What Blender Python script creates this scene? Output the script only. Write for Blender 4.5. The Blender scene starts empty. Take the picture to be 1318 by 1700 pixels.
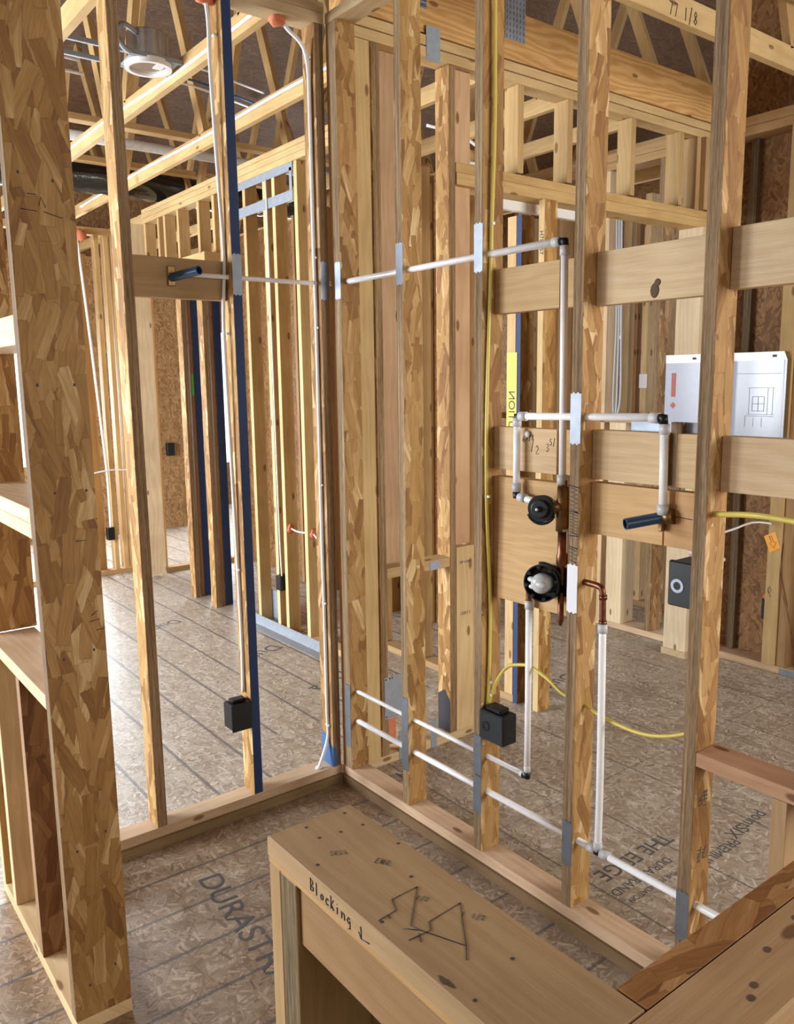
import bpy, bmesh, math, random
from mathutils import Vector, Matrix
random.seed(7)
C = bpy.context.scene.collection
SC = bpy.context.scene

# ------------------------------------------------------------------ camera
yaw, pitch, roll = 0.65537, -0.15877, -0.01342
f = Vector((math.sin(yaw)*math.cos(pitch), math.cos(yaw)*math.cos(pitch), math.sin(pitch)))
r = Vector((math.cos(yaw), -math.sin(yaw), 0)); u = r.cross(f)
r2 = r*math.cos(roll)+u*math.sin(roll); u2 = -r*math.sin(roll)+u*math.cos(roll)
cam = bpy.data.cameras.new('camera'); co = bpy.data.objects.new('camera', cam); C.objects.link(co)
M = Matrix.Identity(4)
for i in range(3): M[i][0], M[i][1], M[i][2] = r2[i], u2[i], -f[i]
M.translation = Vector((-1.853, -2.822, 1.721))
co.matrix_world = M
cam.sensor_fit = 'HORIZONTAL'; cam.sensor_width = 36; cam.lens = 36*1368/1318; cam.clip_start = .02
SC.camera = co

# ------------------------------------------------------------------ world, lights, exposure
SC.view_settings.view_transform = 'Standard'; SC.view_settings.look = 'None'
SC.view_settings.gamma = 1; SC.view_settings.use_curve_mapping = False
SC.view_settings.exposure = -0.06
w = bpy.data.worlds.new('daylight'); SC.world = w; w.use_nodes = True
bg = w.node_tree.nodes['Background']; bg.inputs[0].default_value = (.80, .90, 1, 1); bg.inputs[1].default_value = 2.6
SC.cycles.use_denoising = True
SC.cycles.max_bounces = 8; SC.cycles.diffuse_bounces = 5
SC.cycles.sample_clamp_indirect = 8
def area(name, loc, aim, sx, sy, power, col=(1, .98, .95)):
    l = bpy.data.lights.new(name, 'AREA'); l.shape = 'RECTANGLE'; l.size = sx; l.size_y = sy; l.energy = power; l.color = col
    o = bpy.data.objects.new(name, l); C.objects.link(o); o.location = loc
    o.rotation_euler = (Vector(aim)-Vector(loc)).to_track_quat('-Z', 'Y').to_euler()
    return o
area('window_daylight_west', (-4.6, 2.9, 1.9), (0.3, 2.1, .2), 2.6, 2.0, 600, (.86, .93, 1))
area('window_daylight_bath', (-4.4, .60, 1.5), (-.9, -.38, 0.0), .45, .7, 80, (.93, .96, 1))
area('window_daylight_south', (2.0, -4.6, 2.0), (1.1, -.5, 1.6), 2.0, 1.5, 150, (1, .96, .90))
area('window_daylight_back', (-1.0, -4.8, 2.0), (-.8, -.8, 1.4), 1.4, 1.2, 16, (1, .97, .92))
area('hall_fill_light', (.1, 6.57, 1.5), (.2, 1.8, 0), 1.6, 1.3, 260, (.84, .92, 1))  # added fill lamp, brightens the left room floor
area('window_daylight_north', (4.3, 7.6, 1.8), (1.5, 3, .6), 2.4, 1.6, 170, (.95, .97, 1))
area('window_daylight_east', (6.2, 3.2, 1.6), (2.7, 1.6, 1.2), 1.6, 1.8, 110, (1, .97, .93))

# ------------------------------------------------------------------ node helpers
class NT:
    def __init__(s, name):
        s.m = bpy.data.materials.new(name); s.m.use_nodes = True; s.t = s.m.node_tree; s.n = s.t.nodes
        s.b = s.n['Principled BSDF']; s.obj = s.new('ShaderNodeTexCoord').outputs['Object']
    def new(s, k, **kw):
        x = s.n.new(k)
        for a, b in kw.items(): setattr(x, a, b)
        return x
    def link(s, a, b): s.t.links.new(a, b)
    def val(s, sock, v):
        if hasattr(v, 'links'): s.link(v, sock)
        else: sock.default_value = v
    def math(s, op, a, b=0, c=None):
        x = s.new('ShaderNodeMath', operation=op); s.val(x.inputs[0], a); s.val(x.inputs[1], b)
        if c is not None: s.val(x.inputs[2], c)
        return x.outputs[0]
    def comb(s, x, y, z=0.0):
        n = s.new('ShaderNodeCombineXYZ'); s.val(n.inputs[0], x); s.val(n.inputs[1], y); s.val(n.inputs[2], z); return n.outputs[0]
    def sep(s, v):
        n = s.new('ShaderNodeSeparateXYZ'); s.link(v, n.inputs[0]); return n.outputs
    def noise(s, v, scale, detail=3, rough=.55, dist=0.0):
        n = s.new('ShaderNodeTexNoise'); s.link(v, n.inputs['Vector']); n.inputs['Scale'].default_value = scale
        n.inputs['Detail'].default_value = detail; n.inputs['Roughness'].default_value = rough; n.inputs['Distortion'].default_value = dist
        return n.outputs[0]
    def ramp(s, v, pts):
        n = s.new('ShaderNodeValToRGB'); s.link(v, n.inputs[0]); e = n.color_ramp.elements
        while len(e) < len(pts): e.new(.5)
        for el, (p, c) in zip(e, pts):
            el.position = p; el.color = (*c, 1) if len(c) == 3 else c
        return n.outputs[0]
    def mix(s, fac, a, b, mode='MIX'):
        n = s.new('ShaderNodeMix', data_type='RGBA', blend_type=mode); s.val(n.inputs[0], fac)
        for sock, v in ((n.inputs[6], a), (n.inputs[7], b)):
            if hasattr(v, 'links'): s.link(v, sock)
            else: sock.default_value = (*v, 1)
        return n.outputs[2]
    def vmath(s, op, a, b):
        n = s.new('ShaderNodeVectorMath', operation=op); s.val(n.inputs[0], a); s.val(n.inputs[1], b); return n.outputs[0]
    def rnd(s): return s.new('ShaderNodeObjectInfo').outputs['Random']
    def tint(s, col): return s.mix(1.0, col, s.new('ShaderNodeObjectInfo').outputs['Color'], 'MULTIPLY')
    def coords(s, axis, off=True):
        x, y, z = s.sep(s.obj)[:3]
        if axis == 'f': L, c = y, x
        else:
            L = {'x': x, 'y': y, 'z': z}[axis]
            o = [a for k, a in (('x', x), ('y', y), ('z', z)) if k != axis]
            c = s.math('ADD', o[0], o[1])
        if off:
            q = s.rnd(); L = s.math('ADD', L, s.math('MULTIPLY', q, 37.0)); c = s.math('ADD', c, s.math('MULTIPLY', q, 91.0))
        return c, L
    def finish(s, col, rough=.75, bump=None, bs=.3, dist=.002, spec=.25):
        s.val(s.b.inputs['Base Color'], col if hasattr(col, 'links') else (*col, 1))
        s.val(s.b.inputs['Roughness'], rough); s.b.inputs['Specular IOR Level'].default_value = spec
        if bump is not None:
            b = s.new('ShaderNodeBump'); b.inputs['Strength'].default_value = bs; b.inputs['Distance'].default_value = dist
            s.link(bump, b.inputs['Height']); s.link(b.outputs[0], s.b.inputs['Normal'])
        return s.m

def osb(name, axis, cw, cl, pal, ang=1.0, off=True, extra=None, sw=(.016, .034), sl=(.05, .075), layers=5, rough=.68, spec=.3, contrast=1.0):
    """flakes: in every jittered cell one rectangular strand, turned by its own angle, several sheets of them on top of each other"""
    s = NT(name); c, L = s.coords(axis, off)
    wn = s.math('SUBTRACT', s.noise(s.comb(c, L), 22, 2), .5)
    cx = s.math('ADD', c, s.math('MULTIPLY', wn, .010))
    tone = rx = ry = edge = None
    def mx(m, a, b):
        n = s.new('ShaderNodeMix'); s.link(m, n.inputs[0]); s.val(n.inputs[2], a); s.val(n.inputs[3], b); return n.outputs[0]
    for k in range(layers):
        ox, oy = 3.31*k+.37, 5.77*k+.11
        px, py = s.math('ADD', s.math('DIVIDE', cx, cw), ox), s.math('ADD', s.math('DIVIDE', L, cl), oy)
        n = s.new('ShaderNodeTexVoronoi', voronoi_dimensions='2D'); s.link(s.comb(px, py), n.inputs['Vector']); n.inputs['Scale'].default_value = 1
        q = s.sep(n.outputs['Color']); pos = s.sep(n.outputs['Position'])
        dx = s.math('MULTIPLY', s.math('SUBTRACT', px, pos[0]), cw); dy = s.math('MULTIPLY', s.math('SUBTRACT', py, pos[1]), cl)
        th = s.math('MULTIPLY', s.math('SUBTRACT', q[0], .5), ang*1.5)
        co_, si = s.math('COSINE', th), s.math('SINE', th)
        ux = s.math('ADD', s.math('MULTIPLY', dx, co_), s.math('MULTIPLY', dy, si))
        uy = s.math('SUBTRACT', s.math('MULTIPLY', dy, co_), s.math('MULTIPLY', dx, si))
        hw = s.math('ADD', sw[0]/2, s.math('MULTIPLY', q[2], (sw[1]-sw[0])/2)); hl = s.math('ADD', sl[0], s.math('MULTIPLY', q[2], sl[1]-sl[0]))
        d = s.math('MAXIMUM', s.math('SUBTRACT', s.math('ABSOLUTE', ux), hw), s.math('SUBTRACT', s.math('ABSOLUTE', uy), hl))
        gx = s.math('ADD', ux, s.math('MULTIPLY', q[1], 17.0))
        if k == 0: tone, rx, ry, edge = q[1], gx, uy, s.math('MULTIPLY', d, 0.0)
        else:
            m = s.math('LESS_THAN', d, 0.0)
            tone, rx, ry = mx(m, tone, q[1]), mx(m, rx, gx), mx(m, ry, uy)
            sh = s.math('ABSOLUTE', d)
            edge = s.math('MAXIMUM', mx(m, edge, 0.0), s.math('SUBTRACT', 1.0, s.math('MINIMUM', s.math('DIVIDE', sh, .0016), 1.0)))
    grain = s.noise(s.comb(s.math('MULTIPLY', rx, 330), s.math('MULTIPLY', ry, 16)), 1, 3, .6)
    broad = s.noise(s.comb(s.math('MULTIPLY', rx, 55), s.math('MULTIPLY', ry, 5)), 1, 2)
    tone2 = s.math('ADD', tone, s.math('MULTIPLY', s.math('SUBTRACT', broad, .5), .9))
    col = s.ramp(tone2, pal)
    col = s.mix(1.0, col, s.ramp(grain, [(.3, (.80, .76, .70)), (.62, (1.05, 1.04, 1.02))]), 'MULTIPLY')
    col = s.mix(s.math('MULTIPLY', edge, .42*contrast), col, (.10, .05, .02))
    blot = s.noise(s.comb(c, L), 2.6, 4)
    col = s.mix(1.0, col, s.ramp(blot, [(.3, (.88, .85, .80)), (.65, (1.06, 1.05, 1.04))]), 'MULTIPLY')
    if extra: col = extra(s, col)
    h = s.math('SUBTRACT', s.math('ADD', s.math('MULTIPLY', tone, .7), s.math('MULTIPLY', grain, .3)), s.math('MULTIPLY', edge, .35))
    return s.finish(s.tint(col), rough, h, .4, .0012, spec)
PAL = [(.0, (.24, .125, .042)), (.2, (.32, .18, .062)), (.5, (.395, .24, .09)), (.75, (.45, .29, .12)), (.93, (.53, .37, .18)), (1, (.64, .50, .29))]
OSB = {a: osb('strand_lumber_wide_face_'+a, a, .062, .17, PAL, .60, sw=(.016, .044), sl=(.05, .095), contrast=.9) for a in 'xyz'}
SHEATH = {a: osb('osb_sheathing_'+a, a, .04, .07, [(0, (.21, .11, .045)), (.5, (.32, .185, .08)), (1, (.43, .27, .13))], 1.8, sw=(.008, .018), sl=(.025, .042), layers=4, contrast=.7) for a in 'xyz'}

def grainmat(name, axis, c1, c2, dens=150):
    s = NT(name); c, L = s.coords(axis)
    g = s.noise(s.comb(s.math('MULTIPLY', c, dens), s.math('MULTIPLY', L, 2.2)), 1, 4, .65, .3)
    g2 = s.noise(s.comb(s.math('MULTIPLY', c, dens*3.1), s.math('MULTIPLY', L, 22)), 1, 2)
    g3 = s.noise(s.comb(s.math('MULTIPLY', c, dens*.35), s.math('MULTIPLY', L, .9)), 1, 2)
    col = s.ramp(g, [(.33, c1), (.5, tuple((a+b)/2 for a, b in zip(c1, c2))), (.68, c2)])
    col = s.mix(1, col, s.ramp(g2, [(.3, (.62, .6, .58)), (.6, (1.05, 1.05, 1.05))]), 'MULTIPLY')
    col = s.mix(1, col, s.ramp(g3, [(.35, (.8, .78, .75)), (.65, (1.1, 1.1, 1.1))]), 'MULTIPLY')
    return s.finish(s.tint(col), .8, g, .5, .001)
GRAIN = {a: grainmat('strand_lumber_narrow_face_'+a, a, (.16, .10, .05), (.42, .31, .19)) for a in 'xyz'}

def lumber(name, axis, base=(.585, .45, .27), knots=True, ring=.45, rfreq=1.0, dkm=(.84, .77, .66)):
    s = NT(name); c, L = s.coords(axis)
    wv = s.noise(s.comb(s.math('MULTIPLY', c, 5), s.math('MULTIPLY', L, .8)), 1, 3, .5)
    x = s.math('ADD', s.math('MULTIPLY', c, 30), s.math('MULTIPLY', wv, 9))
    rings = s.math('MULTIPLY', s.math('ADD', s.math('SINE', s.math('MULTIPLY', x, 5.5*rfreq)), 1), .5)
    fine = s.noise(s.comb(s.math('MULTIPLY', c, 420), s.math('MULTIPLY', L, 7)), 1, 2)
    v = s.comb(s.math('MULTIPLY', c, 9), s.math('MULTIPLY', L, 3.6))
    kn = s.new('ShaderNodeTexVoronoi', voronoi_dimensions='2D'); s.link(v, kn.inputs['Vector']); kn.inputs['Scale'].default_value = 1
    kr = s.sep(kn.outputs['Color'])[0]
    kd = s.math('DIVIDE', kn.outputs['Distance'], s.math('ADD', .045, s.math('MULTIPLY', kr, .07)))
    ksel = s.math('GREATER_THAN', kr, .74)
    kmask = s.math('MULTIPLY', ksel, s.math('SUBTRACT', 1.0, s.math('MINIMUM', kd, 1.0)))
    b = base
    dk = (b[0]*dkm[0], b[1]*dkm[1], b[2]*dkm[2])
    col = s.mix(s.math('MULTIPLY', rings, ring), b, dk)
    col = s.mix(1, col, s.ramp(fine, [(.3, (.88, .86, .83)), (.65, (1.04, 1.04, 1.04))]), 'MULTIPLY')
    big = s.noise(s.comb(c, L), 2.3, 3)
    col = s.mix(1, col, s.ramp(big, [(.35, (.88, .85, .82)), (.6, (1.05, 1.05, 1.05))]), 'MULTIPLY')
    if knots: col = s.mix(s.math('MINIMUM', s.math('MULTIPLY', kmask, 2.2), .8), col, (.17, .08, .03))
    return s.finish(s.tint(col), .7, fine, .12, .001)
LUM = {a: lumber('spruce_lumber_'+a, a) for a in 'xyz'}
PINE = {a: lumber('pale_pine_'+a, a, (.68, .56, .39)) for a in 'xyz'}
BOLD = lumber('bold_grain_timber', 'x', (.66, .49, .28), True, .8, 1.3, (.74, .62, .48))
PLY = {a: lumber('plywood_'+a, a, (.60, .42, .23), False) for a in 'xyz'}

def floorextra(s, col):
    x, y, z = s.sep(s.obj)[:3]
    def lines(v, per, off, wdt=.009):
        n = s.noise(s.comb(s.math('MULTIPLY', x, 60), s.math('MULTIPLY', y, 60)), 1, 2)
        a = s.math('ABSOLUTE', s.math('SUBTRACT', s.math('MODULO', s.math('ADD', v, 100*per-off+per/2), per), per/2))
        return s.math('LESS_THAN', a, s.math('ADD', wdt-.006, s.math('MULTIPLY', n, .008)))
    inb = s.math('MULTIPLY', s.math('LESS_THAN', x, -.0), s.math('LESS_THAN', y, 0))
    right = s.math('MULTIPLY', s.math('GREATER_THAN', x, 0), s.math('LESS_THAN', y, .6))
    left = s.math('MULTIPLY', s.math('SUBTRACT', 1, inb), s.math('SUBTRACT', 1, right))
    mb = s.math('MULTIPLY', inb, lines(y, .203, -.41, .008))
    mr = s.math('MULTIPLY', right, s.math('MAXIMUM', lines(x, .407, .652, .006), s.math('MULTIPLY', lines(y, 1.22, -.712, .004), 1)))
    ml = s.math('MULTIPLY', left, s.math('MAXIMUM', lines(x, .245, .012, .010), lines(y, 1.22, 1.76, .003)))
    m = s.math('MAXIMUM', mb, s.math('MAXIMUM', mr, ml))
    shade_dirt = s.noise(s.comb(x, y), 1.6, 4)
    d2 = s.math('MULTIPLY', inb, s.math('MINIMUM', s.math('MAXIMUM', s.math('MULTIPLY', s.math('SUBTRACT', shade_dirt, .28), 3.0), .35), 1.0))  # browns the bathroom floor: dirt together with the room's shade painted in
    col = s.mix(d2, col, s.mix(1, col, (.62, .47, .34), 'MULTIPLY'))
    return s.mix(s.math('MULTIPLY', m, .72), col, (.075, .07, .072))
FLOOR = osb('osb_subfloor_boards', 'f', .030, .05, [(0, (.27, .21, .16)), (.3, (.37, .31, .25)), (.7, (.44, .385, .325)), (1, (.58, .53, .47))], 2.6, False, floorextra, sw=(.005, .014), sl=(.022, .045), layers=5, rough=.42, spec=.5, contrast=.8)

def plain(name, col, rough=.5, metal=0.0, spec=.5, bumpy=0.0, trans=0.0, mottled=.12):
    s = NT(name)
    n = s.noise(s.obj, 35, 3)
    c = s.mix(1, col, s.ramp(n, [(.3, (1-mottled,)*3), (.7, (1+mottled*.5,)*3)]), 'MULTIPLY')
    s.finish(c, rough, n if bumpy else None, bumpy, .002, spec)
    s.b.inputs['Metallic'].default_value = metal
    s.b.inputs['Transmission Weight'].default_value = trans
    return s.m
BLUE = plain('blue_paint_on_stud_edge', (.012, .038, .13), .65, bumpy=.4)
STEEL = plain('galvanised_steel', (.36, .40, .46), .58, .6)
DARKSTEEL = plain('dull_steel_plate', (.20, .22, .25), .45, .75)
BLACK = plain('black_plastic', (.006, .006, .007), .42, spec=.3)
GREYBOX = plain('dark_grey_plastic', (.018, .022, .026), .35, spec=.35)
PEX = plain('translucent_white_pex', (.90, .90, .90), .28, mottled=.04)
PEX.node_tree.nodes['Principled BSDF'].inputs['Subsurface Weight'].default_value = .15
PEX.node_tree.nodes['Principled BSDF'].inputs['Subsurface Radius'].default_value = (.01, .01, .01)
RING = plain('grey_white_pex_ring', (.55, .55, .55), .4)
COPPER = plain('aged_copper', (.22, .09, .05), .38, .9, mottled=.5)
BRASS = plain('dull_brass', (.28, .17, .07), .4, .9, mottled=.5)
CLEAR = plain('frosted_clear_plastic', (.72, .73, .73), .16, trans=.25)
BLUEPVC = plain('blue_plastic_pipe', (.02, .075, .16), .3)
WCABLE = plain('white_cable_jacket', (.78, .79, .80), .4, mottled=.03)
GREYCABLE = plain('grey_cable_jacket', (.46, .49, .53), .4, mottled=.03)
YCABLE = plain('yellow_cable_jacket', (.62, .50, .10), .4, mottled=.05)
KNOTM = plain('dark_knot_wood', (.10, .05, .025), .8)
FOAM = plain('orange_fire_foam', (.62, .19, .09), .8, bumpy=.8)
PVC = plain('white_pvc', (.72, .72, .72), .35)
DUCT = plain('black_duct_wrap', (.012, .013, .016), .16, bumpy=1.0, spec=.9)
PAPER = plain('paper_in_clear_sleeve', (.36, .38, .45), .2, mottled=.03)
PAPERW = plain('white_sleeve_edge', (.85, .86, .9), .3, mottled=.02)
INK = plain('black_marker_ink', (.012, .01, .02), .6)
FINK = plain('grey_printed_ink', (.085, .08, .08), .8)
REDINK = plain('faded_red_print', (.45, .14, .12), .7)
GINK = plain('faded_grey_print', (.15, .16, .22), .7)
ORANGE = plain('orange_sticker', (.9, .38, .02), .5, mottled=.02)
YTAPE = plain('yellow_caution_tape', (.75, .6, .06), .4, mottled=.02)
GREENT = plain('green_tape', (.1, .6, .12), .5)
WHITE = plain('white_enamel', (.8, .8, .8), .35, mottled=.02)
DARKDUST = plain('sooty_stained_wood', (.05, .045, .05), .9)
BLUSPRAY = plain('blue_spray_paint', (.05, .12, .28), .8)

# ------------------------------------------------------------------ mesh helpers
class MB:
    def __init__(s): s.bm = bmesh.new(); s.mats = []
    def mi(s, m):
        if m not in s.mats: s.mats.append(m)
        return s.mats.index(m)
    def box(s, x0, x1, y0, y1, z0, z1, m, bev=.0, faces=None):
        r_ = bmesh.ops.create_cube(s.bm, size=1)
        sx, sy, sz = x1-x0, y1-y0, z1-z0
        for v in r_['verts']:
            v.co = Vector(((x0+x1)/2+v.co.x*sx, (y0+y1)/2+v.co.y*sy, (z0+z1)/2+v.co.z*sz))
        fs = set(fc for v in r_['verts'] for fc in v.link_faces)
        for fc in fs:
            fc.normal_update(); n = fc.normal; mm = m
            if faces:
                for k, fm in faces.items():
                    if n.dot(Vector({'+x': (1, 0, 0), '-x': (-1, 0, 0), '+y': (0, 1, 0), '-y': (0, -1, 0), '+z': (0, 0, 1), '-z': (0, 0, -1)}[k])) > .9: mm = fm
            fc.material_index = s.mi(mm)
        if bev:
            es = list(set(e for fc in fs for e in fc.edges))
            bmesh.ops.bevel(s.bm, geom=es, offset=bev, segments=1, affect='EDGES', clamp_overlap=True)
        return s
    def tube(s, pts, rad, m, seg=10, smooth=True, caps=True):
        pts = [Vector(p) for p in pts]; mi = s.mi(m); prev = None; rings = []
        up = Vector((0, 0, 1))
        nrm = None
        for i, p in enumerate(pts):
            if i == 0: d = pts[1]-p
            elif i == len(pts)-1: d = p-pts[i-1]
            else: d = (pts[i+1]-p).normalized()+(p-pts[i-1]).normalized()
            d.normalize()
            if nrm is None:
                nrm = d.cross(up) if abs(d.dot(up)) < .95 else d.cross(Vector((1, 0, 0)))
            nrm = (nrm - d*nrm.dot(d)).normalized(); b = d.cross(nrm)
            rr = rad[i] if isinstance(rad, (list, tuple)) else rad
            rings.append([s.bm.verts.new(p+(nrm*math.cos(t*2*math.pi/seg)+b*math.sin(t*2*math.pi/seg))*rr) for t in range(seg)])
        for a, b in zip(rings, rings[1:]):
            for t in range(seg):
                fc = s.bm.faces.new((a[t], a[(t+1) % seg], b[(t+1) % seg], b[t])); fc.material_index = mi; fc.smooth = smooth
        if caps:
            for rg, rev in ((rings[0], True), (rings[-1], False)):
                fc = s.bm.faces.new(list(reversed(rg)) if rev else rg); fc.material_index = mi
        return s
    def hollow(s, p0, p1, r0, r1, m, seg=24):
        p0, p1 = Vector(p0), Vector(p1)
        s.tube([p0, p1], r0, m, seg, caps=False); s.tube([p1, p0], r1, m, seg, caps=False)
        d = (p1-p0).normalized(); n = d.cross(Vector((0, 0, 1)))
        if n.length < .1: n = d.cross(Vector((1, 0, 0)))
        n.normalize(); b = d.cross(n); mi = s.mi(m)
        for p in (p0, p1):
            o = [s.bm.verts.new(p+(n*math.cos(t*2*math.pi/seg)+b*math.sin(t*2*math.pi/seg))*r0) for t in range(seg)]
            i_ = [s.bm.verts.new(p+(n*math.cos(t*2*math.pi/seg)+b*math.sin(t*2*math.pi/seg))*r1) for t in range(seg)]
            for t in range(seg):
                fc = s.bm.faces.new((o[t], o[(t+1) % seg], i_[(t+1) % seg], i_[t])); fc.material_index = mi
        return s
    def ball(s, p, rad, m, jit=0.0, sub=2):
        r_ = bmesh.ops.create_icosphere(s.bm, subdivisions=sub, radius=1)
        rr = rad if isinstance(rad, tuple) else (rad,)*3
        for v in r_['verts']:
            k = 1+random.uniform(-jit, jit)
            v.co = Vector((p[0]+v.co.x*rr[0]*k, p[1]+v.co.y*rr[1]*k, p[2]+v.co.z*rr[2]*k))
        for fc in set(fc for v in r_['verts'] for fc in v.link_faces): fc.material_index = s.mi(m); fc.smooth = True
        return s
    def prism(s, poly, d, m):
        a = [s.bm.verts.new(Vector(p)) for p in poly]; b = [s.bm.verts.new(Vector(p)+Vector(d)) for p in poly]; mi = s.mi(m); n = len(a)
        fs = [s.bm.faces.new(a), s.bm.faces.new(list(reversed(b)))]
        for i in range(n): fs.append(s.bm.faces.new((a[(i+1) % n], a[i], b[i], b[(i+1) % n])))
        for fc in fs: fc.material_index = mi
        return s
    def build(s, name, parent=None, origin=None, tint=None):
        bmesh.ops.recalc_face_normals(s.bm, faces=s.bm.faces)
        if parent is not None:
            p, org = parent, Vector((0, 0, 0))
            while p is not None: org += p.location; p = p.parent
        else:
            if origin is None:
                xs = [v.co for v in s.bm.verts]
                org = Vector(((min(v.x for v in xs)+max(v.x for v in xs))/2, (min(v.y for v in xs)+max(v.y for v in xs))/2, min(v.z for v in xs)))
            else: org = Vector(origin)
        for v in s.bm.verts: v.co -= org
        me = bpy.data.meshes.new(name); s.bm.to_mesh(me); s.bm.free()
        for m in s.mats: me.materials.append(m)
        o = bpy.data.objects.new(name, me); C.objects.link(o)
        if parent is not None: o.parent = parent; o.color = parent.color
        else: o.location = org
        if tint: o.color = (*tint, 1) if len(tint) == 3 else tint
        return o
def tag(o, label=None, cat=None, group=None, kind=None):
    if label: o['label'] = label
    if cat: o['category'] = cat
    if group: o['group'] = group
    if kind: o['kind'] = kind
    return o
def empty(name, loc, label, cat, group=None):
    o = bpy.data.objects.new(name, None); C.objects.link(o); o.location = loc; o.empty_display_size = .05
    return tag(o, label, cat, group)

def beam(name, b, kind, label=None, cat=None, group=None, tint=None, axis=None, parent=None, faces=None, sk=None, bev=.0012):
    x0, x1, y0, y1, z0, z1 = b
    d = {'x': x1-x0, 'y': y1-y0, 'z': z1-z0}
    axis = axis or max(d, key=d.get)
    o2 = [k for k in 'xyz' if k != axis]
    mb = MB(); fc = {}
    if kind == 'lsl':
        wide = o2[0] if d[o2[0]] > d[o2[1]] else o2[1]      # dimension that is wide: wide faces have normal = the other one
        narrow_axis = o2[1] if wide == o2[0] else o2[0]
        m = OSB[axis]
        for sg in '+-': fc[sg+wide] = GRAIN[axis]
    else: m = {'lum': LUM, 'pine': PINE, 'ply': PLY, 'osb': OSB, 'sheath': SHEATH, 'grain': GRAIN}[kind][axis]
    if faces: fc.update(faces)
    mb.box(x0, x1, y0, y1, z0, z1, m, bev, fc)
    if tint is None:
        k = random.uniform(.9, 1.08); w_ = random.uniform(-.04, .04); tint = (k+w_, k, k-w_)
    o = mb.build(name, parent, tint=tint)
    if parent is None: tag(o, label, cat, group, sk)
    return o
def strokes(parent, name, paths, P, rad, m, label=None):
    """paths in a plane: P(u,v)->3d. ink lines as thin tubes pressed in the surface"""
    mb = MB()
    for pth in paths:
        mb.tube([P(*q) for q in pth], rad, m, 5)
    o = mb.build(name, parent)
    if label: o['label'] = label
    return o
def text(parent, name, s, M4, size, m, label=None, extrude=.0006, xs=1.0):
    cu = bpy.data.curves.new(name, 'FONT'); cu.body = s; cu.size = size; cu.extrude = extrude; cu.align_x = 'CENTER'; cu.align_y = 'CENTER'
    tmp = bpy.data.objects.new('tmp', cu); C.objects.link(tmp)
    bpy.context.view_layer.update()
    me = bpy.data.meshes.new_from_object(tmp); bpy.data.objects.remove(tmp)
    me.transform(Matrix.Diagonal((xs, 1, 1, 1)))
    p, org = parent, Vector((0, 0, 0))
    while p is not None: org += p.location; p = p.parent
    me.transform(Matrix.Translation(-org) @ M4)
    me.materials.clear(); me.materials.append(m)
    o = bpy.data.objects.new(name, me); C.objects.link(o); o.parent = parent
    if label: o['label'] = label
    return o
def frame(loc, xd, yd):
    xd = Vector(xd).normalized(); yd = Vector(yd).normalized(); zd = xd.cross(yd)
    m = Matrix.Identity(4)
    for i in range(3): m[i][0], m[i][1], m[i][2] = xd[i], yd[i], zd[i]
    m.translation = Vector(loc); return m
def smooth(pts, n=6):
    P = [Vector(p) for p in pts]; out = []
    for i in range(len(P)-1):
        p0 = P[max(i-1, 0)]; p1 = P[i]; p2 = P[i+1]; p3 = P[min(i+2, len(P)-1)]
        for k in range(n):
            t = k/n
            out.append(.5*((2*p1)+(-p0+p2)*t+(2*p0-5*p1+4*p2-p3)*t*t+(-p0+3*p1-3*p2+p3)*t**3))
    out.append(P[-1]); return out

# ------------------------------------------------------------------ THE SETTING
W = .038
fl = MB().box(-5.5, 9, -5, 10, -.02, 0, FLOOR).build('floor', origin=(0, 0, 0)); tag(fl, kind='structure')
def ftxt(s, x, y, size, ang, xs=1.0, mirror=False):
    a = math.radians(ang); xd = (math.cos(a), math.sin(a), 0); yd = (-math.sin(a), math.cos(a), 0)
    text(fl, 'printed_lettering', s, frame((x, y, .0002), xd, yd), size, FINK, xs=xs)
ftxt('DURASTRAND', -.80, -.70, .118, -94, 1.08)
ftxt('Dura', .55, 1.75, .16, 204)
ftxt('Dura', .30, 2.75, .14, 204)
ftxt('Dura', .62, 1.05, .16, 204)
ftxt('pointSIX', 1.02, -1.29, .075, 181)
ftxt('PREMIUM', .76, -1.325, .06, 181)
ftxt('THE EDGE', .50, -1.15, .09, 181)
ftxt('DURASTRAND', .42, -1.24, .05, 181)
ftxt('THE FOUNDATION', .40, -1.30, .03, 181)
ftxt('Dura', 1.62, .2, .14, 190)
ftxt('TH', .26, -.12, .08, 181)
# roof deck and outer walls
def slab(name, b, kind, axis, tint=(1, 1, 1), sk='structure'):
    return tag(beam(name, b, kind, axis=axis, tint=tint, bev=0), kind=sk)
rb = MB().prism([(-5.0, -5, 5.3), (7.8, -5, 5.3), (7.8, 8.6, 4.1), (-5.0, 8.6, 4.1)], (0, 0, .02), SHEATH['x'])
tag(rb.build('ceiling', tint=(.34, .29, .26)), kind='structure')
# north outer wall with openings
def holed(name, axis, pos, a0, a1, z0, z1, holes, m, th=.012, tint=(1, 1, 1)):
    """wall plane perpendicular to axis ('x' or 'y') at pos, rectangular holes (a0,a1,z0,z1)"""
    aa = sorted(set([a0, a1]+[h[0] for h in holes]+[h[1] for h in holes])); zz = sorted(set([z0, z1]+[h[2] for h in holes]+[h[3] for h in holes]))
    mb = MB()
    for i in range(len(aa)-1):
        for j in range(len(zz)-1):
            ca, cz = (aa[i]+aa[i+1])/2, (zz[j]+zz[j+1])/2
            if any(h[0] < ca < h[1] and h[2] < cz < h[3] for h in holes): continue
            if axis == 'y': mb.box(aa[i], aa[i+1], pos, pos+th, zz[j], zz[j+1], m)
            else: mb.box(pos, pos+th, aa[i], aa[i+1], zz[j], zz[j+1], m)
    return tag(mb.build(name, origin=(0, 0, 0), tint=tint), kind='structure')
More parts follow.
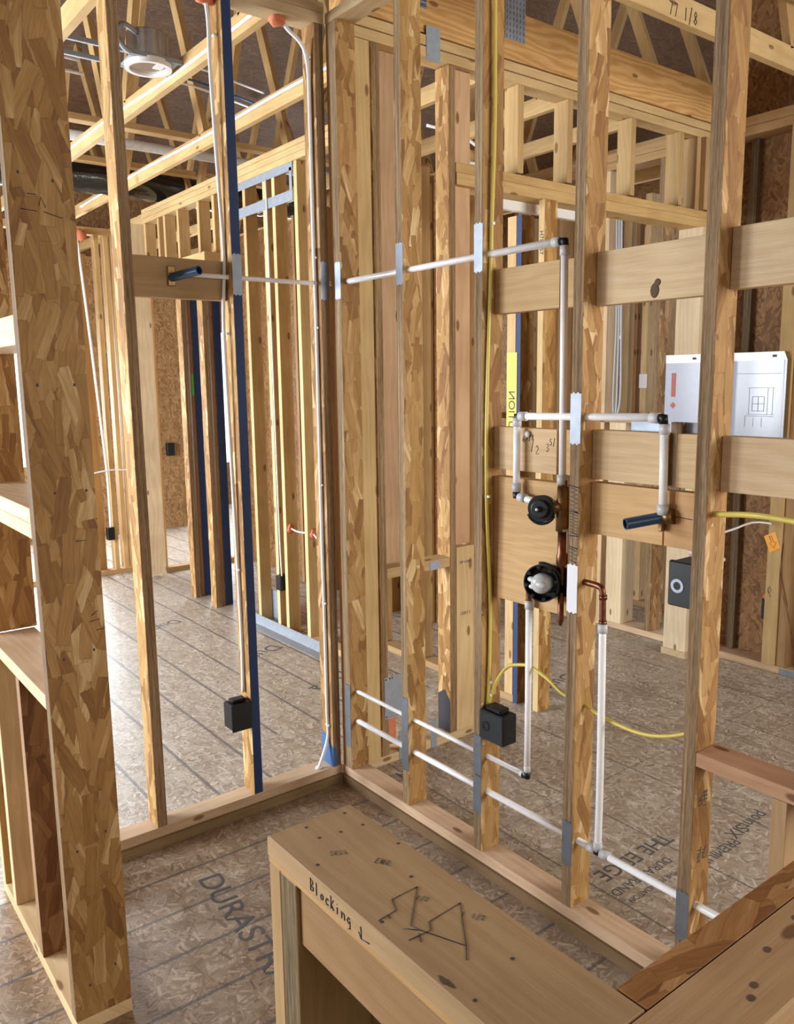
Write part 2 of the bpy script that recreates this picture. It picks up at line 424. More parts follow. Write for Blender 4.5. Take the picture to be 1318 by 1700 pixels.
holed('wall_north', 'y', 7.9, -5, 7.8, 0, 4.2, [(-1.4, -.2, .7, 2.2), (.3, 1.5, .05, 2.1), (3.2, 5.2, .6, 2.4)], SHEATH['z'])
holed('wall_east', 'x', 7.6, .1, 8, 0, 4.4, [(3.0, 4.3, .3, 2.4), (5.4, 6.6, .8, 2.2), (.8, 1.9, .7, 2.2)], SHEATH['z'])
sw = tag(MB().box(2.842, 2.854, -5, .12, 0, 3.9, SHEATH['z']).build('wall_right', origin=(0, 0, 0), tint=(.80, .72, .66)), kind='structure')
text(sw, 'stamped_numbers', 'WINDOWS  T 29-24  0032  E-2', frame((2.8415, -.66, .62), (0, 0, -1), (0, -1, 0)), .075, FINK)
holed('wall_west', 'x', -5.0, -5, 8, 0, 4.9, [(1.7, 4.1, .8, 2.9), (.2, 1.0, 1.0, 2.0), (-3.2, -1.6, 1.2, 2.0)], SHEATH['z'])
holed('wall_south', 'y', -5.0, -5, 7.8, 0, 5.2, [(1.0, 3.2, 1.1, 2.8), (-1.7, -.3, 1.4, 2.6), (4.0, 5.5, .8, 2.4)], SHEATH['z'])
# inner arch wall far right
ar = MB()
ar.box(6.0, 6.09, .4, 2.75, 0, 3.1, SHEATH['z']); ar.box(6.0, 6.09, 3.45, 5.2, 0, 3.1, SHEATH['z'])
pts = [(6.0, 2.75, 1.85)]+[(6.0, 3.1-.35*math.cos(math.pi*k/12), 1.85+.35*math.sin(math.pi*k/12)) for k in range(1, 12)]+[(6.0, 3.45, 1.85), (6.0, 3.45, 3.1), (6.0, 2.75, 3.1)]
ar.prism(pts, (.09, 0, 0), SHEATH['z'])
tag(ar.build('wall_arch', origin=(0, 0, 0)), kind='structure')
holed('wall_back_hall', 'y', 6.6, -1.6, 2.2, 0, 3.1, [(-.7, .9, .85, 2.15)], SHEATH['z'], .09)  # window opening made up to go with the added hall lamp

# ------------------------------------------------------------------ WALL A (ahead on the left, plane y=0)
PINKT = (1.0, .86, .80)
beam('bottom_plate', (-1.2, -.0, -.014, .089, 0, W), 'lum', 'stained lower sill plate under the left stud wall', 'plate', tint=(.42, .38, .32))
beam('bottom_plate', (-1.2, -.0, 0, .089, W, 2*W), 'pine', 'pale upper sill plate the left studs stand on', 'plate', tint=(.86, .77, .73))
beam('top_plate', (-1.2, -.002, 0, .089, 3.05, 3.088), 'lum', 'lower top plate with orange foam plugs above the blue-edged stud', 'plate', tint=(.95, .95, .95))
beam('top_plate', (-1.2, .0, 0, .089, 3.089, 3.127), 'lum', 'upper top plate running over the left stud wall', 'plate', tint=(.95, .93, .9))
a1 = beam('wall_stud', (-.832, -.794, 0, .089, 2*W, 3.05), 'lsl', 'strand lumber stud between the wide foreground panel and the blue-edged stud', 'stud', 'studs of the left wall', tint=(1.05, 1.0, .92))
a2 = beam('wall_stud', (-.427, -.389, 0, .089, 2*W, 3.05), 'lsl', 'strand lumber stud with dark blue painted edge in the left wall', 'stud', 'studs of the left wall', tint=(1.05, 1.0, .92), faces={'-y': BLUE})
a3 = beam('wall_stud', (-.046, -.008, 0, .089, 2*W, 3.05), 'lsl', 'corner stud carrying a long white cable down its side', 'stud', 'studs of the left wall', tint=(.85, .78, .72))
MB().prism([(-.0465, .089, 2*W), (-.0465, .0, 2*W), (-.0465, .0, .16), (-.0465, .05, .20), (-.0465, .089, .22)], (-.0008, 0, 0), BLUSPRAY).build('blue_paint_patch', a3)
MB().prism([(-.046, -.0005, 2*W), (-.026, -.0005, 2*W), (-.03, -.0005, .15), (-.046, -.0005, .18)], (0, -.0006, 0), BLUSPRAY).build('blue_paint_patch', a3)

def nail_plate(parent, face, a, z0, z1, m=DARKSTEEL, w_=.038, label='steel nail guard plate'):
    """face 'x': on plane x=0 facing -x centred at y=a ; face 'y': on plane y=0"""
    mb = MB(); n = 5; h = .004; t = .0018
    zz0, zz1 = z0, z1
    prof = [(-w_/2, zz0+h)]
    for i in range(n): prof += [(-w_/2+w_*(i+.25)/n, zz0+(0 if i % 2 else h)), (-w_/2+w_*(i+.75)/n, zz0+(0 if i % 2 else h))]
    prof += [(w_/2, zz0+h), (w_/2, zz1-h)]
    for i in reversed(range(n)): prof += [(-w_/2+w_*(i+.75)/n, zz1-(0 if i % 2 else h)), (-w_/2+w_*(i+.25)/n, zz1-(0 if i % 2 else h))]
    prof += [(-w_/2, zz1-h)]
    if face == 'x': mb.prism([(-.0003, a+p, z) for p, z in prof], (-t, 0, 0), m)
    else: mb.prism([(a+p, -.0003, z) for p, z in prof], (0, -t, 0), m)
    o = mb.build('nail_plate', parent); o['label'] = label
    return o
nail_plate(a2, 'y', -.408, 2.035, 2.185)
nail_plate(a3, 'y', -.027, 2.035, 2.185)

blkA = beam('blocking_board', (-.793, -.428, .052, .089, 2.02, 2.16), 'lum', 'brown blocking board the blue stub pipe comes through in the left wall', 'board', tint=(.68, .60, .50))

# ------------------------------------------------------------------ WALL B (plane x=0), studs 1..5 going right
beam('bottom_plate', (-.012, .089, -2.3, -.016, 0, W), 'lum', 'stained lower sill plate under the plumbing wall', 'plate', tint=(.34, .28, .24))
beam('bottom_plate', (0, .089, -2.3, -.0, W, 2*W), 'pine', 'pinkish upper sill plate the plumbing wall studs stand on', 'plate', tint=(.87, .75, .72))
beam('top_plate', (.001, .089, -2.4, -.002, 3.05, 3.088), 'lum', 'top plate above the plumbing wall studs at the corner', 'plate', tint=(.95, .95, .95))
beam('corner_board', (.004, .089, -.030, -.001, 2*W, 3.05), 'lum', 'narrow orange-brown board packed into the wall corner', 'board', tint=(.9, .75, .6))
ys = [-.034, -.426, -.832, -1.238, -1.645]
labs = ['first strand lumber stud of the plumbing wall, right in the corner', 'second strand lumber stud of the plumbing wall, between the corner and the yellow cable',
        'stud of the plumbing wall with the yellow cable stapled down its side', 'stud of the plumbing wall scribbled with black zigzag marks beside the brass valve',
        'rightmost full-height stud of the plumbing wall with a yellow cable through it']
B = []
for k, (y, l) in enumerate(zip(ys, labs)):
    B.append(beam('wall_stud', (0, .089, y-W, y, 2*W, 3.05), 'lsl', l, 'stud', 'studs of the plumbing wall', tint=[(1.0, .97, .92), (1.06, 1.03, .95), (1.0, .97, .92), (1.05, 1, .95), (.92, .86, .80)][k]))
B1, B2, B3, B4, B5 = B
pl = lambda k: ys[k]-W/2
nail_plate(B1, 'x', pl(0), 2.035, 2.18, STEEL)
nail_plate(B2, 'x', pl(1), 2.052, 2.20, DARKSTEEL)
nail_plate(B3, 'x', pl(2), 2.052, 2.205, STEEL)
nail_plate(B4, 'x', pl(3), 1.53, 1.68, STEEL)
nail_plate(B4, 'x', pl(3), 1.03, 1.18, PAPERW, label='white coated nail guard plate')
for s_, k, z0, z1 in ((B1, 0, .315, .455), (B1, 0, .175, .313), (B2, 1, .367, .517), (B2, 1, .217, .365), (B3, 2, .36, .508), (B3, 2, .214, .358), (B4, 3, .216, .366), (B5, 4, .19, .34)):
    nail_plate(s_, 'x', pl(k), z0, z1)
# marker zigzags on stud 4
zz = []
for z0, z1, n in ((1.335, 1.405, 11), (1.27, 1.33, 13), (1.185, 1.225, 7)):
    zz.append([(pl(3)+(.013 if i % 2 else -.013), z0+(z1-z0)*i/n) for i in range(n+1)])
    zz.append([(pl(3)-.017, z1+.002), (pl(3)+.017, z1+.006)])
zz.append([(pl(3)-.017, 1.265), (pl(3)+.017, 1.262)])
strokes(B4, 'marker_scribble', zz, lambda a, z: (-.0003, a, z), .0016, INK)
# wood stamp on stud 5
text(B5, 'ink_stamp', 'LSL\n1.35E', frame((.045, -1.6835, .60), (0, 0, 1), (-1, 0, 0)), .022, FINK)
text(B5, 'ink_stamp', 'MILL\nPRL', frame((.05, -1.6835, .44), (0, 0, 1), (-1, 0, 0)), .022, FINK)

def blk(y0, y1, z0, z1, label, kind='lum', tint=(.98, .88, .75), x0=.052, x1=.089):
    return beam('blocking_board', (x0, x1, y0, y1, z0, z1), kind, label, 'board', 'blocking boards in the plumbing wall', tint=tint, axis='y')
b3u = blk(-1.142, -.871, 1.925, 2.063, 'upper short blocking board just right of the yellow cable')
b3p = blk(-1.237, -1.142, 1.925, 2.063, 'narrow packing board behind the tall white riser at the upper blocking', x0=.064, tint=(1, .92, .8))
b3m = blk(-1.142, -.871, 1.43, 1.567, 'blocking board with handwritten fractions left of the brass valve', 'pine', tint=(.95, .84, .72))
b3n = blk(-1.237, -1.142, 1.43, 1.567, 'narrow packing board behind the tall white riser beside the handwritten fractions', x0=.064)
b3y = blk(-1.237, -.871, .995, 1.405, 'large square plywood panel behind both shower valves', 'ply', tint=(1.0, .93, .82))
b4u = blk(-1.643, -1.277, 1.92, 2.066, 'upper blocking board with a dark knot between the two right studs', 'pine', tint=(.95, .88, .78))
b4m = blk(-1.518, -1.277, 1.43, 1.572, 'middle blocking board left of the thin pink-tinted riser', 'pine', tint=(.98, .88, .76))
b4n = blk(-1.643, -1.556, 1.43, 1.572, 'short middle blocking piece right of the thin pink-tinted riser', 'pine', tint=(1, .9, .75))
b4p = blk(-1.522, -1.277, 1.268, 1.42, 'plywood panel left of the cut where the lower blue pipe comes out', 'ply', tint=(1.0, .92, .80))
b4q = blk(-1.643, -1.526, 1.268, 1.42, 'plywood piece right of the cut where the lower blue pipe comes out', 'ply', tint=(1.0, .88, .76))
b5u = blk(-2.30, -1.684, 1.928, 2.074, 'upper blocking board at the right edge of the photo', 'pine', tint=(.92, .86, .78))
b5m = blk(-2.30, -1.684, 1.432, 1.572, 'middle blocking board at the right edge, below the paper sleeve', 'pine', tint=(.92, .84, .76))
beam('packing_strip', (.075, .1, -1.555, -1.519, 1.40, 1.60), 'grain', 'narrow upright strip behind the pink-tinted riser', 'board', tint=(.9, .85, .8))
MB().ball((.0515, -1.47, 1.945), (.001, .014, .02), KNOTM).build('knot', b4u)
MB().ball((.0515, -1.478, 1.965), (.001, .010, .010), KNOTM).build('knot', b4u)
def glyph(ch, y, z, h, P=None):
    """hand drawn digits; +u is to the right (towards -y)"""
    G = {'6': [[(.8, 1), (.2, .6), (.1, .2), (.5, 0), (.8, .25), (.5, .45), (.15, .3)]],
         '5': [[(.8, 1), (.3, 1), (.2, .6), (.6, .6), (.8, .3), (.5, 0), (.1, .1)]],
         '8': [[(.5, .5), (.2, .75), (.5, 1), (.8, .75), (.5, .5), (.15, .2), (.5, 0), (.85, .2), (.5, .5)]],
         '/': [[(.2, -.2), (.7, 1.2)]], '2': [[(.1, .8), (.5, 1), (.8, .7), (.1, 0), (.9, .05)]],
         '3': [[(.1, .9), (.6, 1), (.7, .7), (.35, .55), (.8, .3), (.5, 0), (.1, .1)]],
         '7': [[(.1, 1), (.8, 1), (.4, 0)]], '1': [[(.5, 1), (.45, 0)]],
         'B': [[(.2, 0), (.2, 1), (.7, .85), (.7, .6), (.2, .5), (.8, .35), (.75, .1), (.2, 0)]],
         'l': [[(.4, 1), (.4, 0)]], 'o': [[(.5, .5), (.2, .3), (.35, 0), (.7, .1), (.75, .4), (.5, .5)]],
         'c': [[(.8, .45), (.4, .5), (.2, .25), (.4, 0), (.8, .05)]], 'K': [[(.2, 1), (.2, 0)], [(.8, .8), (.2, .35), (.8, 0)]],
         'i': [[(.4, .5), (.4, 0)], [(.4, .75), (.42, .78)]], 'n': [[(.15, .5), (.2, 0)], [(.2, .3), (.5, .5), (.75, .4), (.8, 0)]],
         'g': [[(.75, .45), (.4, .5), (.2, .25), (.5, .05), (.75, .3), (.75, -.3), (.4, -.4)]],
         'D': [[(.5, 1), (.45, .05)], [(.45, 0), (.1, .35)], [(.45, 0), (1.4, .1)]],
         'S': [[(.8, .9), (.3, 1), (.2, .7), (.7, .4), (.6, .05), (.1, .1)]], 'E': [[(.8, 1), (.2, 1), (.2, 0), (.8, 0)], [(.2, .5), (.7, .5)]], 'L': [[(.2, 1), (.2, 0), (.8, 0)]],
         'N': [[(.1, 0), (.1, 1), (.8, 0), (.8, 1)]], 'A': [[(.0, 0), (.4, 1), (.8, 0)], [(.2, .4), (.6, .4)]], 'R': [[(.2, 0), (.2, 1), (.7, .8), (.2, .5), (.8, 0)]]}
    return [[(y+p*h*.6, z+q*h) for p, q in pth] for pth in G[ch]]
def handwrite(parent, s, start, h, P, rad, m=INK, name='handwriting', slope=0.0, label=None):
    paths = []; y, z = start
    for ch in s:
        if ch != ' ': paths += glyph(ch, y, z, h)
        y += h*.70; z += slope*h
    return strokes(parent, name, paths, P, rad, m, label)
PB = lambda a, z: (.0515, -a, z)
handwrite(b3m, '6', (1.000, 1.522), .022, PB, .0010)
handwrite(b3m, '5/8', (1.014, 1.53), .017, PB, .0010)
handwrite(b3m, '/', (1.035, 1.50), .026, PB, .0010)
handwrite(b3m, '2', (1.055, 1.488), .026, PB, .0010)
handwrite(b3m, '3', (1.098, 1.498), .024, PB, .0010)
handwrite(b3m, '5/', (1.112, 1.518), .019, PB, .0010)

# ------------------------------------------------------------------ WALL C (near left, double sheathed panel stud)
c1 = beam('panel_stud', (-1.352, -1.203, -.738, -.70, W, 3.0), 'lsl', 'wide strand lumber stud at the near left, pencil marks near the top', 'stud', tint=(.74, .66, .55))
beam('bottom_plate', (-1.352, -1.203, -.74, .09, 0, W), 'lum', 'pale sill plate of the near left wall with the shelf boards', 'plate', tint=(1.05, .98, .92))
for pth_ in [[(-1.325, 2.12), (-1.29, 2.118)], [(-1.275, 2.118), (-1.235, 2.108)], [(-1.31, 2.155), (-1.29, 2.155)], [(-1.285, 2.13), (-1.28, 2.15), (-1.27, 2.128)],
    [(-1.225, 1.10), (-1.203, 1.102)], [(-1.24, 1.125), (-1.215, 1.128)], [(-1.235, 1.14), (-1.22, 1.15)], [(-1.26, 1.335), (-1.235, 1.335)]]: strokes(c1, 'pencil_mark', [pth_], lambda a, z: (a, -.7385, z), .0009, INK)
for px_, z in ((-1.32, 1.72), (-1.235, 1.72), (-1.30, 1.46), (-1.225, 1.46), (-1.31, 1.04), (-1.235, 1.05), (-1.315, .52), (-1.24, .55), (-1.31, .13), (-1.24, .16), (-1.325, 2.2), (-1.25, 2.19)):
    MB().ball((px_, -.7382, z), (.003, .001, .004), DARKDUST).build('nail_head', c1)
c2 = beam('panel_stud', (-1.352, -1.203, -.418, -.38, W, .905), 'osb', 'dark stained short stud below the lower shelf board', 'stud', tint=(.45, .33, .27), faces={'-x': PINE['z']}, axis='z')
beam('panel_stud', (-1.352, -1.203, -.10, -.062, W, .904), 'lum', 'pale lumber stud behind the dark stained one in the near left wall', 'stud', tint=(.95, .85, .7), faces={'-x': PINE['z']})
beam('panel_stud', (-1.352, -1.203, .05, .088, W, .904), 'lum', 'farthest bright-edged stud of the near left wall', 'stud', tint=(.85, .75, .6), faces={'-x': PINE['z']})
beam('panel_stud', (-1.352, -1.203, -.04, -.002, .945, 3.0), 'lsl', 'strand lumber stud behind the shelf boards of the near left wall', 'stud', tint=(.95, .82, .66))
beam('shelf_board', (-1.352, -1.212, -.699, -.04, .905, .943), 'pine', 'lowest pinkish shelf board between the near left studs', 'shelf', 'shelf boards in the near left wall', tint=(1.0, .86, .80), axis='y')
beam('shelf_board', (-1.352, -1.212, -.699, -.04, 1.347, 1.384), 'pine', 'middle shelf board, lower of its stacked pair, at the left edge', 'shelf', 'shelf boards in the near left wall', tint=(1.0, .92, .82), axis='y')
beam('shelf_board', (-1.352, -1.212, -.699, -.04, 1.385, 1.423), 'pine', 'bright sunlit middle shelf board on the left edge', 'shelf', 'shelf boards in the near left wall', tint=(1.08, .98, .92), axis='y')
beam('shelf_board', (-1.352, -1.212, -.699, -.04, 1.815, 1.885), 'pine', 'highest pale shelf board at the left edge', 'shelf', 'shelf boards in the near left wall', tint=(1.08, 1.02, .98), axis='y')

# ------------------------------------------------------------------ HALF WALL "Blocking" and near ledge
hb = beam('cap_board', (-1.209, -1.027, -2.262, -1.586, .877, .915), 'pine', 'brown cap board with pencil sketches and the word Blocking on its edge', 'board', tint=(.58, .47, .35), axis='y', bev=.003)
PF = lambda a, z: (-1.2093, -a, z)
handwrite(hb, 'BlocKing', (1.733, .886), .022, PF, .0011, label='black marker word Blocking')
strokes(hb, 'arrow_mark', [[(1.880, .900), (1.881, .880), (1.874, .888)], [(1.881, .880), (1.902, .884)]], PF, .0011, INK)
PT = lambda x, y: (x, y, .9152)
strokes(hb, 'pencil_sketch', [[(-1.192, -1.903), (-1.157, -1.900), (-1.145, -1.875), (-1.093, -1.874), (-1.161, -1.942), (-1.156, -1.961), (-1.127, -2.027)], [(-1.174, -1.941), (-1.156, -1.961)],
    [(-1.184, -1.966), (-1.145, -1.969), (-1.134, -1.953), (-1.067, -1.948), (-1.099, -1.989), (-1.127, -2.027), (-1.146, -2.049)], [(-1.163, -1.964), (-1.172, -1.98)], [(-1.172, -1.903), (-1.176, -1.91)]], PT, .0008, INK, 'thin dark pencil lines')
def tw(x0, y0, x1, y1):
    d = Vector((x1-x0, y1-y0)).normalized(); n_ = Vector((-d.y, d.x))
    return lambda a, b: (x0+d.x*a+n_.x*b, y0+d.y*a+n_.y*b, .9152)
handwrite(hb, 'SELL', (0, 0), .012, tw(-1.155, -1.712, -1.115, -1.731), .0006, FINK, 'pencil_writing')
handwrite(hb, 'END', (0, 0), .014, tw(-1.108, -1.775, -1.084, -1.816), .0007, FINK, 'pencil_writing')
handwrite(hb, '1/2', (0, 0), .010, tw(-1.115, -1.897, -1.104, -1.915), .0006, FINK, 'pencil_writing')
handwrite(hb, '1 1/2', (0, 0), .011, tw(-1.088, -1.972, -1.071, -1.997), .0006, FINK, 'pencil_writing')
for x, y in ((-1.139, -1.608), (-1.139, -1.652), (-1.056, -1.61), (-1.098, -1.66), (-1.053, -1.665), (-1.04, -1.755), (-1.186, -1.721), (-1.19, -1.908), (-1.094, -2.087), (-1.189, -2.112), (-1.084, -1.846)):
    MB().ball((x, y, .915), (.0035, .0035, .0008), DARKDUST).build('nail_head', hb)
MB().ball((-1.197, -2.062, .9138), (.009, .022, .002), KNOTM, .3).build('torn_knot', hb)
# frame of the low wall
beam('cap_packer', (-1.207, -1.03, -2.262, -1.587, .865, .8765), 'ply', 'thin plywood strip directly under the brown cap board', 'board', tint=(.72, .62, .48), axis='y')
beam('half_wall_stud', (-1.207, -1.03, -1.627, -1.589, 0, .8645), 'lum', 'pale end stud of the low wall under the cap board', 'stud', tint=(.70, .60, .47), axis='z')
beam('half_wall_stud', (-1.207, -1.03, -1.682, -1.628, 0, .8645), 'ply', 'weathered grey stud just right of the low wall end stud', 'stud', tint=(.55, .55, .48), axis='z', faces={'-x': GRAIN['z']})
beam('blocking_board', (-1.2, -1.162, -2.262, -1.684, .752, .8645), 'ply', 'wide brown blocking board let in below the cap board', 'board', tint=(.50, .42, .34), axis='y')
beam('backing_board', (-1.055, -1.03, -2.262, -1.684, .05, .864), 'ply', 'dim green-grey backing board inside the low wall', 'board', tint=(.55, .55, .45), axis='y')
# near ledge along x
beam('ledge_strip', (-1.026, .6, -2.262, -2.213, .877, .915), 'lsl', 'flaky strand board strip along the near ledge at the lower right', 'board', tint=(.62, .46, .36), axis='x', faces={'+z': OSB['x']})
lb = beam('ledge_board', (-1.30, .6, -2.372, -2.263, .877, .916), 'pine', 'wide brown board along the near ledge with dark knots, lower right corner', 'board', tint=(.58, .45, .33), axis='x', bev=.003)
for x, y in ((-.80, -2.30), (-.88, -2.325), (-.905, -2.335), (-.70, -2.29)):
    MB().ball((x, y, .916), (.008, .006, .0008), KNOTM).build('knot', lb)
# window sill piece on the right
beam('sill_board', (0, .092, -2.35, -1.684, .708, .746), 'pine', 'reddish horizontal block fixed to the rightmost stud', 'board', tint=(.70, .50, .43), axis='y')
beam('short_stud', (.0, .089, -1.93, -1.892, 2*W, .707), 'lum', 'short post under the reddish horizontal block', 'stud', tint=(.70, .60, .52))

# ------------------------------------------------------------------ WALL E (same line as wall A, past the corner)
beam('bottom_plate', (.118, .80, 0, .089, 0, .04), 'pine', 'pale sill plate of the short stud wall behind the plumbing wall', 'plate', tint=(.95, .88, .72))
beam('wall_stud', (.125, .208, 0, .038, .04, 3.04), 'lum', 'yellowish flat stud just behind the corner of the plumbing wall', 'stud', 'studs behind the plumbing wall', tint=(1.05, 1.0, .80))
beam('wall_stud', (.218, .256, 0, .089, .04, 3.04), 'lsl', 'slim strand lumber stud right of the yellowish flat stud', 'stud', 'studs behind the plumbing wall', tint=(1.15, 1.08, .95))
beam('wall_stud', (.262, .37, .052, .089, .915, 3.04), 'pine', 'pinkish board standing on the small horizontal block', 'stud', 'studs behind the plumbing wall', tint=(.78, .64, .56))
hbk = beam('horizontal_block', (.257, .622, .0, .089, .86, .905), 'lum', 'small horizontal block with a metal tab between two back studs', 'board', tint=(.9, .82, .68))
MB().box(.50, .56, -.002, 0, .86, .90, STEEL).build('metal_tab', hbk)
e3 = beam('wall_stud', (.623, .661, 0, .089, .04, 3.04), 'lsl', 'strand lumber stud with a blue-black stain at its foot', 'stud', 'studs behind the plumbing wall', tint=(1.05, .95, .82))
MB().prism([(.6225, .088, .04), (.6225, .002, .04), (.6225, .002, .20), (.6225, .04, .25), (.6225, .088, .22)], (-.0006, 0, 0), DARKDUST).build('stain', e3)
beam('jamb_board', (.664, .775, .03, .068, .95, 3.04), 'pine', 'pinkish tall jamb board left of the yellow cable stud', 'board', tint=(.92, .74, .62))
jb = beam('jamb_board', (.664, .775, .0, .038, .04, .945), 'pine', 'pale knotty lower jamb board with ink stamps', 'board', tint=(1.0, .9, .68))
text(jb, 'ink_stamp', 'SPF S-DRY', frame((.72, -.0005, .87), (1, 0, 0), (0, 0, 1)), .017, FINK)
text(jb, 'ink_stamp', 'CERT 7', frame((.72, -.0005, .62), (1, 0, 0), (0, 0, 1)), .02, FINK)
beam('top_plate', (.09, 2.7, 0, .089, 3.043, 3.083), 'lum', 'lower top plate above the wide opening', 'plate', tint=(1.05, .98, .82))
beam('top_plate', (.09, 2.7, 0, .089, 3.088, 3.128), 'lum', 'upper top plate above the wide opening', 'plate', tint=(1.05, .98, .82))
for i, (x0, x1, t) in enumerate(((1.045, 1.083, (.9, .78, .58)), (1.385, 1.423, (.85, .74, .58)), (1.878, 1.916, (.88, .78, .6)), (2.305, 2.343, (.85, .75, .58)))):
    beam('cripple_stud', (x0, x1, 0, .089, 2.66, 3.042), 'lum', ['cripple stud nearest the yellow cable above the wide opening', 'second cripple stud from the left above the wide opening', 'third cripple stud from the left above the wide opening', 'fourth cripple stud from the left above the wide opening'][i], 'stud', 'cripple studs above the opening', tint=t)
beam('cripple_stud', (2.47, 2.508, 0, .11, 2.653, 3.042), 'lum', 'end cripple stud beside the double post above the wide opening', 'stud', 'cripple studs above the opening', tint=(.8, .68, .55))
beam('cripple_stud', (2.51, 2.548, -.03, .11, 2.653, 3.042), 'lum', 'rightmost cripple stud above the wide opening', 'stud', 'cripple studs above the opening', tint=(.8, .68, .55))
beam('header_plate', (.665, 2.60, 0, .12, 2.612, 2.652), 'lum', 'upper flat header board over the wide opening', 'board', tint=(1.0, .88, .62))
beam('header_plate', (.665, 2.60, -.005, .12, 2.56, 2.61), 'lum', 'lower flat header board over the wide opening', 'board', tint=(1.05, .95, .7))
jw = beam('jamb_stud', (2.51, 2.548, -.034, .123, .04, 2.56), 'pine', 'whitish wide jamb stud beyond the plumbing wall, behind the left paper sleeve', 'stud', tint=(1.0, .98, .95))
beam('bottom_plate', (2.50, 2.69, -.04, .13, 0, .04), 'pine', 'short sill plate under the whitish jamb stud', 'plate', tint=(.85, .8, .7))
lvl = beam('girder_beam', (.09, 2.75, .01, .10, 3.14, 3.345), 'lum', 'deep timber girder with bold grain above the opening', 'beam', tint=(1.0, .84, .60))
lvl.data.materials[0] = BOLD
for x0, x1, z0, z1 in ((.965, 1.092, 3.222, 3.42), (.475, .51, 3.23, 3.40)):
    m_ = MB().box(x0, x1, .0065, .0095, z0, z1, STEEL)
    for i in range(6):
        for j in range(8):
            xx = x0+(x1-x0)*(i+.5)/6; zz_ = z0+(z1-z0)*(j+.5)/8
            m_.box(xx-.002, xx+.002, .0055, .0066, zz_-.007, zz_+.007, DARKSTEEL)
    m_.build('toothed_truss_plate', lvl)['label'] = 'perforated steel truss plate'
MB().box(.50, .575, -.003, -.0005, 3.03, 3.165, STEEL).build('protective_plate', None, tint=(1, 1, 1))
o = [o for o in bpy.data.objects if o.name == 'protective_plate'][0]; tag(o, 'bent grey metal sheet hanging over the top plate', 'metal plate')
pm = MB().box(.232, .36, -.002, -.0003, .215, .41, STEEL)
for x, z in ((.24, .40), (.24, .225), (.262, .402), (.275, .402)): pm.ball((x, -.0022, z), (.004, .001, .004), BLACK)
tag(pm.build('protective_plate'), 'grey metal sheet low behind the plumbing wall', 'metal plate')
for x, l in ((.31, 'small steel tab bent over the sill plate, left of the pair'), (.50, 'small steel tab bent over the sill plate, right of the pair')):
    tag(MB().box(x, x+.035, -.002, 0, .0, .14, STEEL).build('steel_tab'), l, 'bracket')
dp = empty('drain_stub', (.33, .13, 0), 'orange-capped drain pipe stub low behind the plumbing wall', 'pipe')
MB().tube([(.345, .15, 0), (.345, .15, .15)], .05, FOAM, 16).build('orange_cap', dp)
MB().tube([(.285, .13, 0), (.285, .13, .30)], .016, PVC, 12).build('white_pipe', dp)

tag(MB().box(.97, 1.60, .09, .118, 2.515, 2.559, WHITE).build('white_trim'), 'bright white trim strip under the header of the wide opening', 'trim strip')
# wall G through the opening
g1 = beam('wall_stud', (1.20, 1.289, .120, .152, .0, 2.51), 'lsl', 'blue-edged stud seen through the opening left of the upper valve', 'stud', 'studs beyond the wide opening', tint=(.62, .55, .42), faces={'-x': BLUE})
g2 = beam('wall_stud', (1.20, 1.289, -.03, .008, .0, 2.558), 'lsl', 'bright strand lumber stud with black writing seen right of the blue-edged stud', 'stud', 'studs beyond the wide opening', tint=(1.15, 1.08, .9), faces={'-x': LUM['z']})
text(g2, 'ink_stamp', 'H7LL 57', frame((1.1995, -.011, 2.36), (0, 0, -1), (0, -1, 0)), .032, INK)
for k, y in enumerate((.52, .92, 1.33)):
    beam('wall_stud', (1.20, 1.289, y, y+W, .04, 2.9), 'lum', ['nearest lumber stud behind the blue-edged stud', 'middle lumber stud behind the blue-edged stud', 'farthest lumber stud behind the blue-edged stud'][k], 'stud', 'studs beyond the wide opening', tint=(.8, .68, .52))
beam('bottom_plate', (1.20, 1.289, .15, 1.4, 0, .039), 'lum', 'sill plate running away behind the blue-edged stud', 'plate', tint=(.7, .6, .5))

# ------------------------------------------------------------------ WALL F (right far wall, x=2.7)
beam('bottom_plate', (2.70, 2.84, -3.2, -.04, 0, .04), 'pine', 'sill plate of the sheathed wall at the right', 'plate', tint=(.80, .68, .60))
beam('bottom_plate', (2.70, 2.84, .13, 3.4, 0, .04), 'pine', 'sill plate of the open stud wall beyond the right room', 'plate', tint=(.92, .84, .80))
beam('top_plate', (2.70, 2.84, -3.2, 3.4, 3.045, 3.092), 'lum', 'lower top plate of the sheathed wall at the upper right', 'plate', tint=(.72, .58, .45))
beam('top_plate', (2.70, 2.84, -3.2, 3.4, 3.094, 3.145), 'lum', 'upper top plate of the sheathed wall at the upper right', 'plate', tint=(.72, .58, .45))
for k, (y0, y1, kd, t) in enumerate(((.598, .730, 'pine', (1.12, 1.1, 1.05)), (.363, .401, 'lsl', (.9, .82, .75)), (.775, .813, 'pine', (1.0, .9, .8)), (1.2, 1.238, 'lum', (.9, .8, .65)), (1.6, 1.638, 'pine', (1.0, .95, .9)), (2.0, 2.038, 'lum', (.8, .7, .55)), (2.4, 2.438, 'lum', (.9, .8, .6)), (2.9, 2.938, 'lum', (.8, .7, .55)))):
    beam('wall_stud', (2.70, 2.84, y0, y1, .04, 1.42 if k == 0 else 3.044), kd, ['wide whitish stud facing the camera below the lower plywood panels', 'slim grey-edged stud right of the wide whitish one', 'narrow stud just left of the wide whitish one', 'first stud farther left in the open wall beyond the right room', 'second stud farther left in the open wall beyond the right room', 'third stud farther left in the open wall beyond the right room', 'fourth stud farther left in the open wall beyond the right room', 'last stud at the far end of the open wall beyond the right room'][k], 'stud', 'studs of the far right wall', tint=t, axis='z')
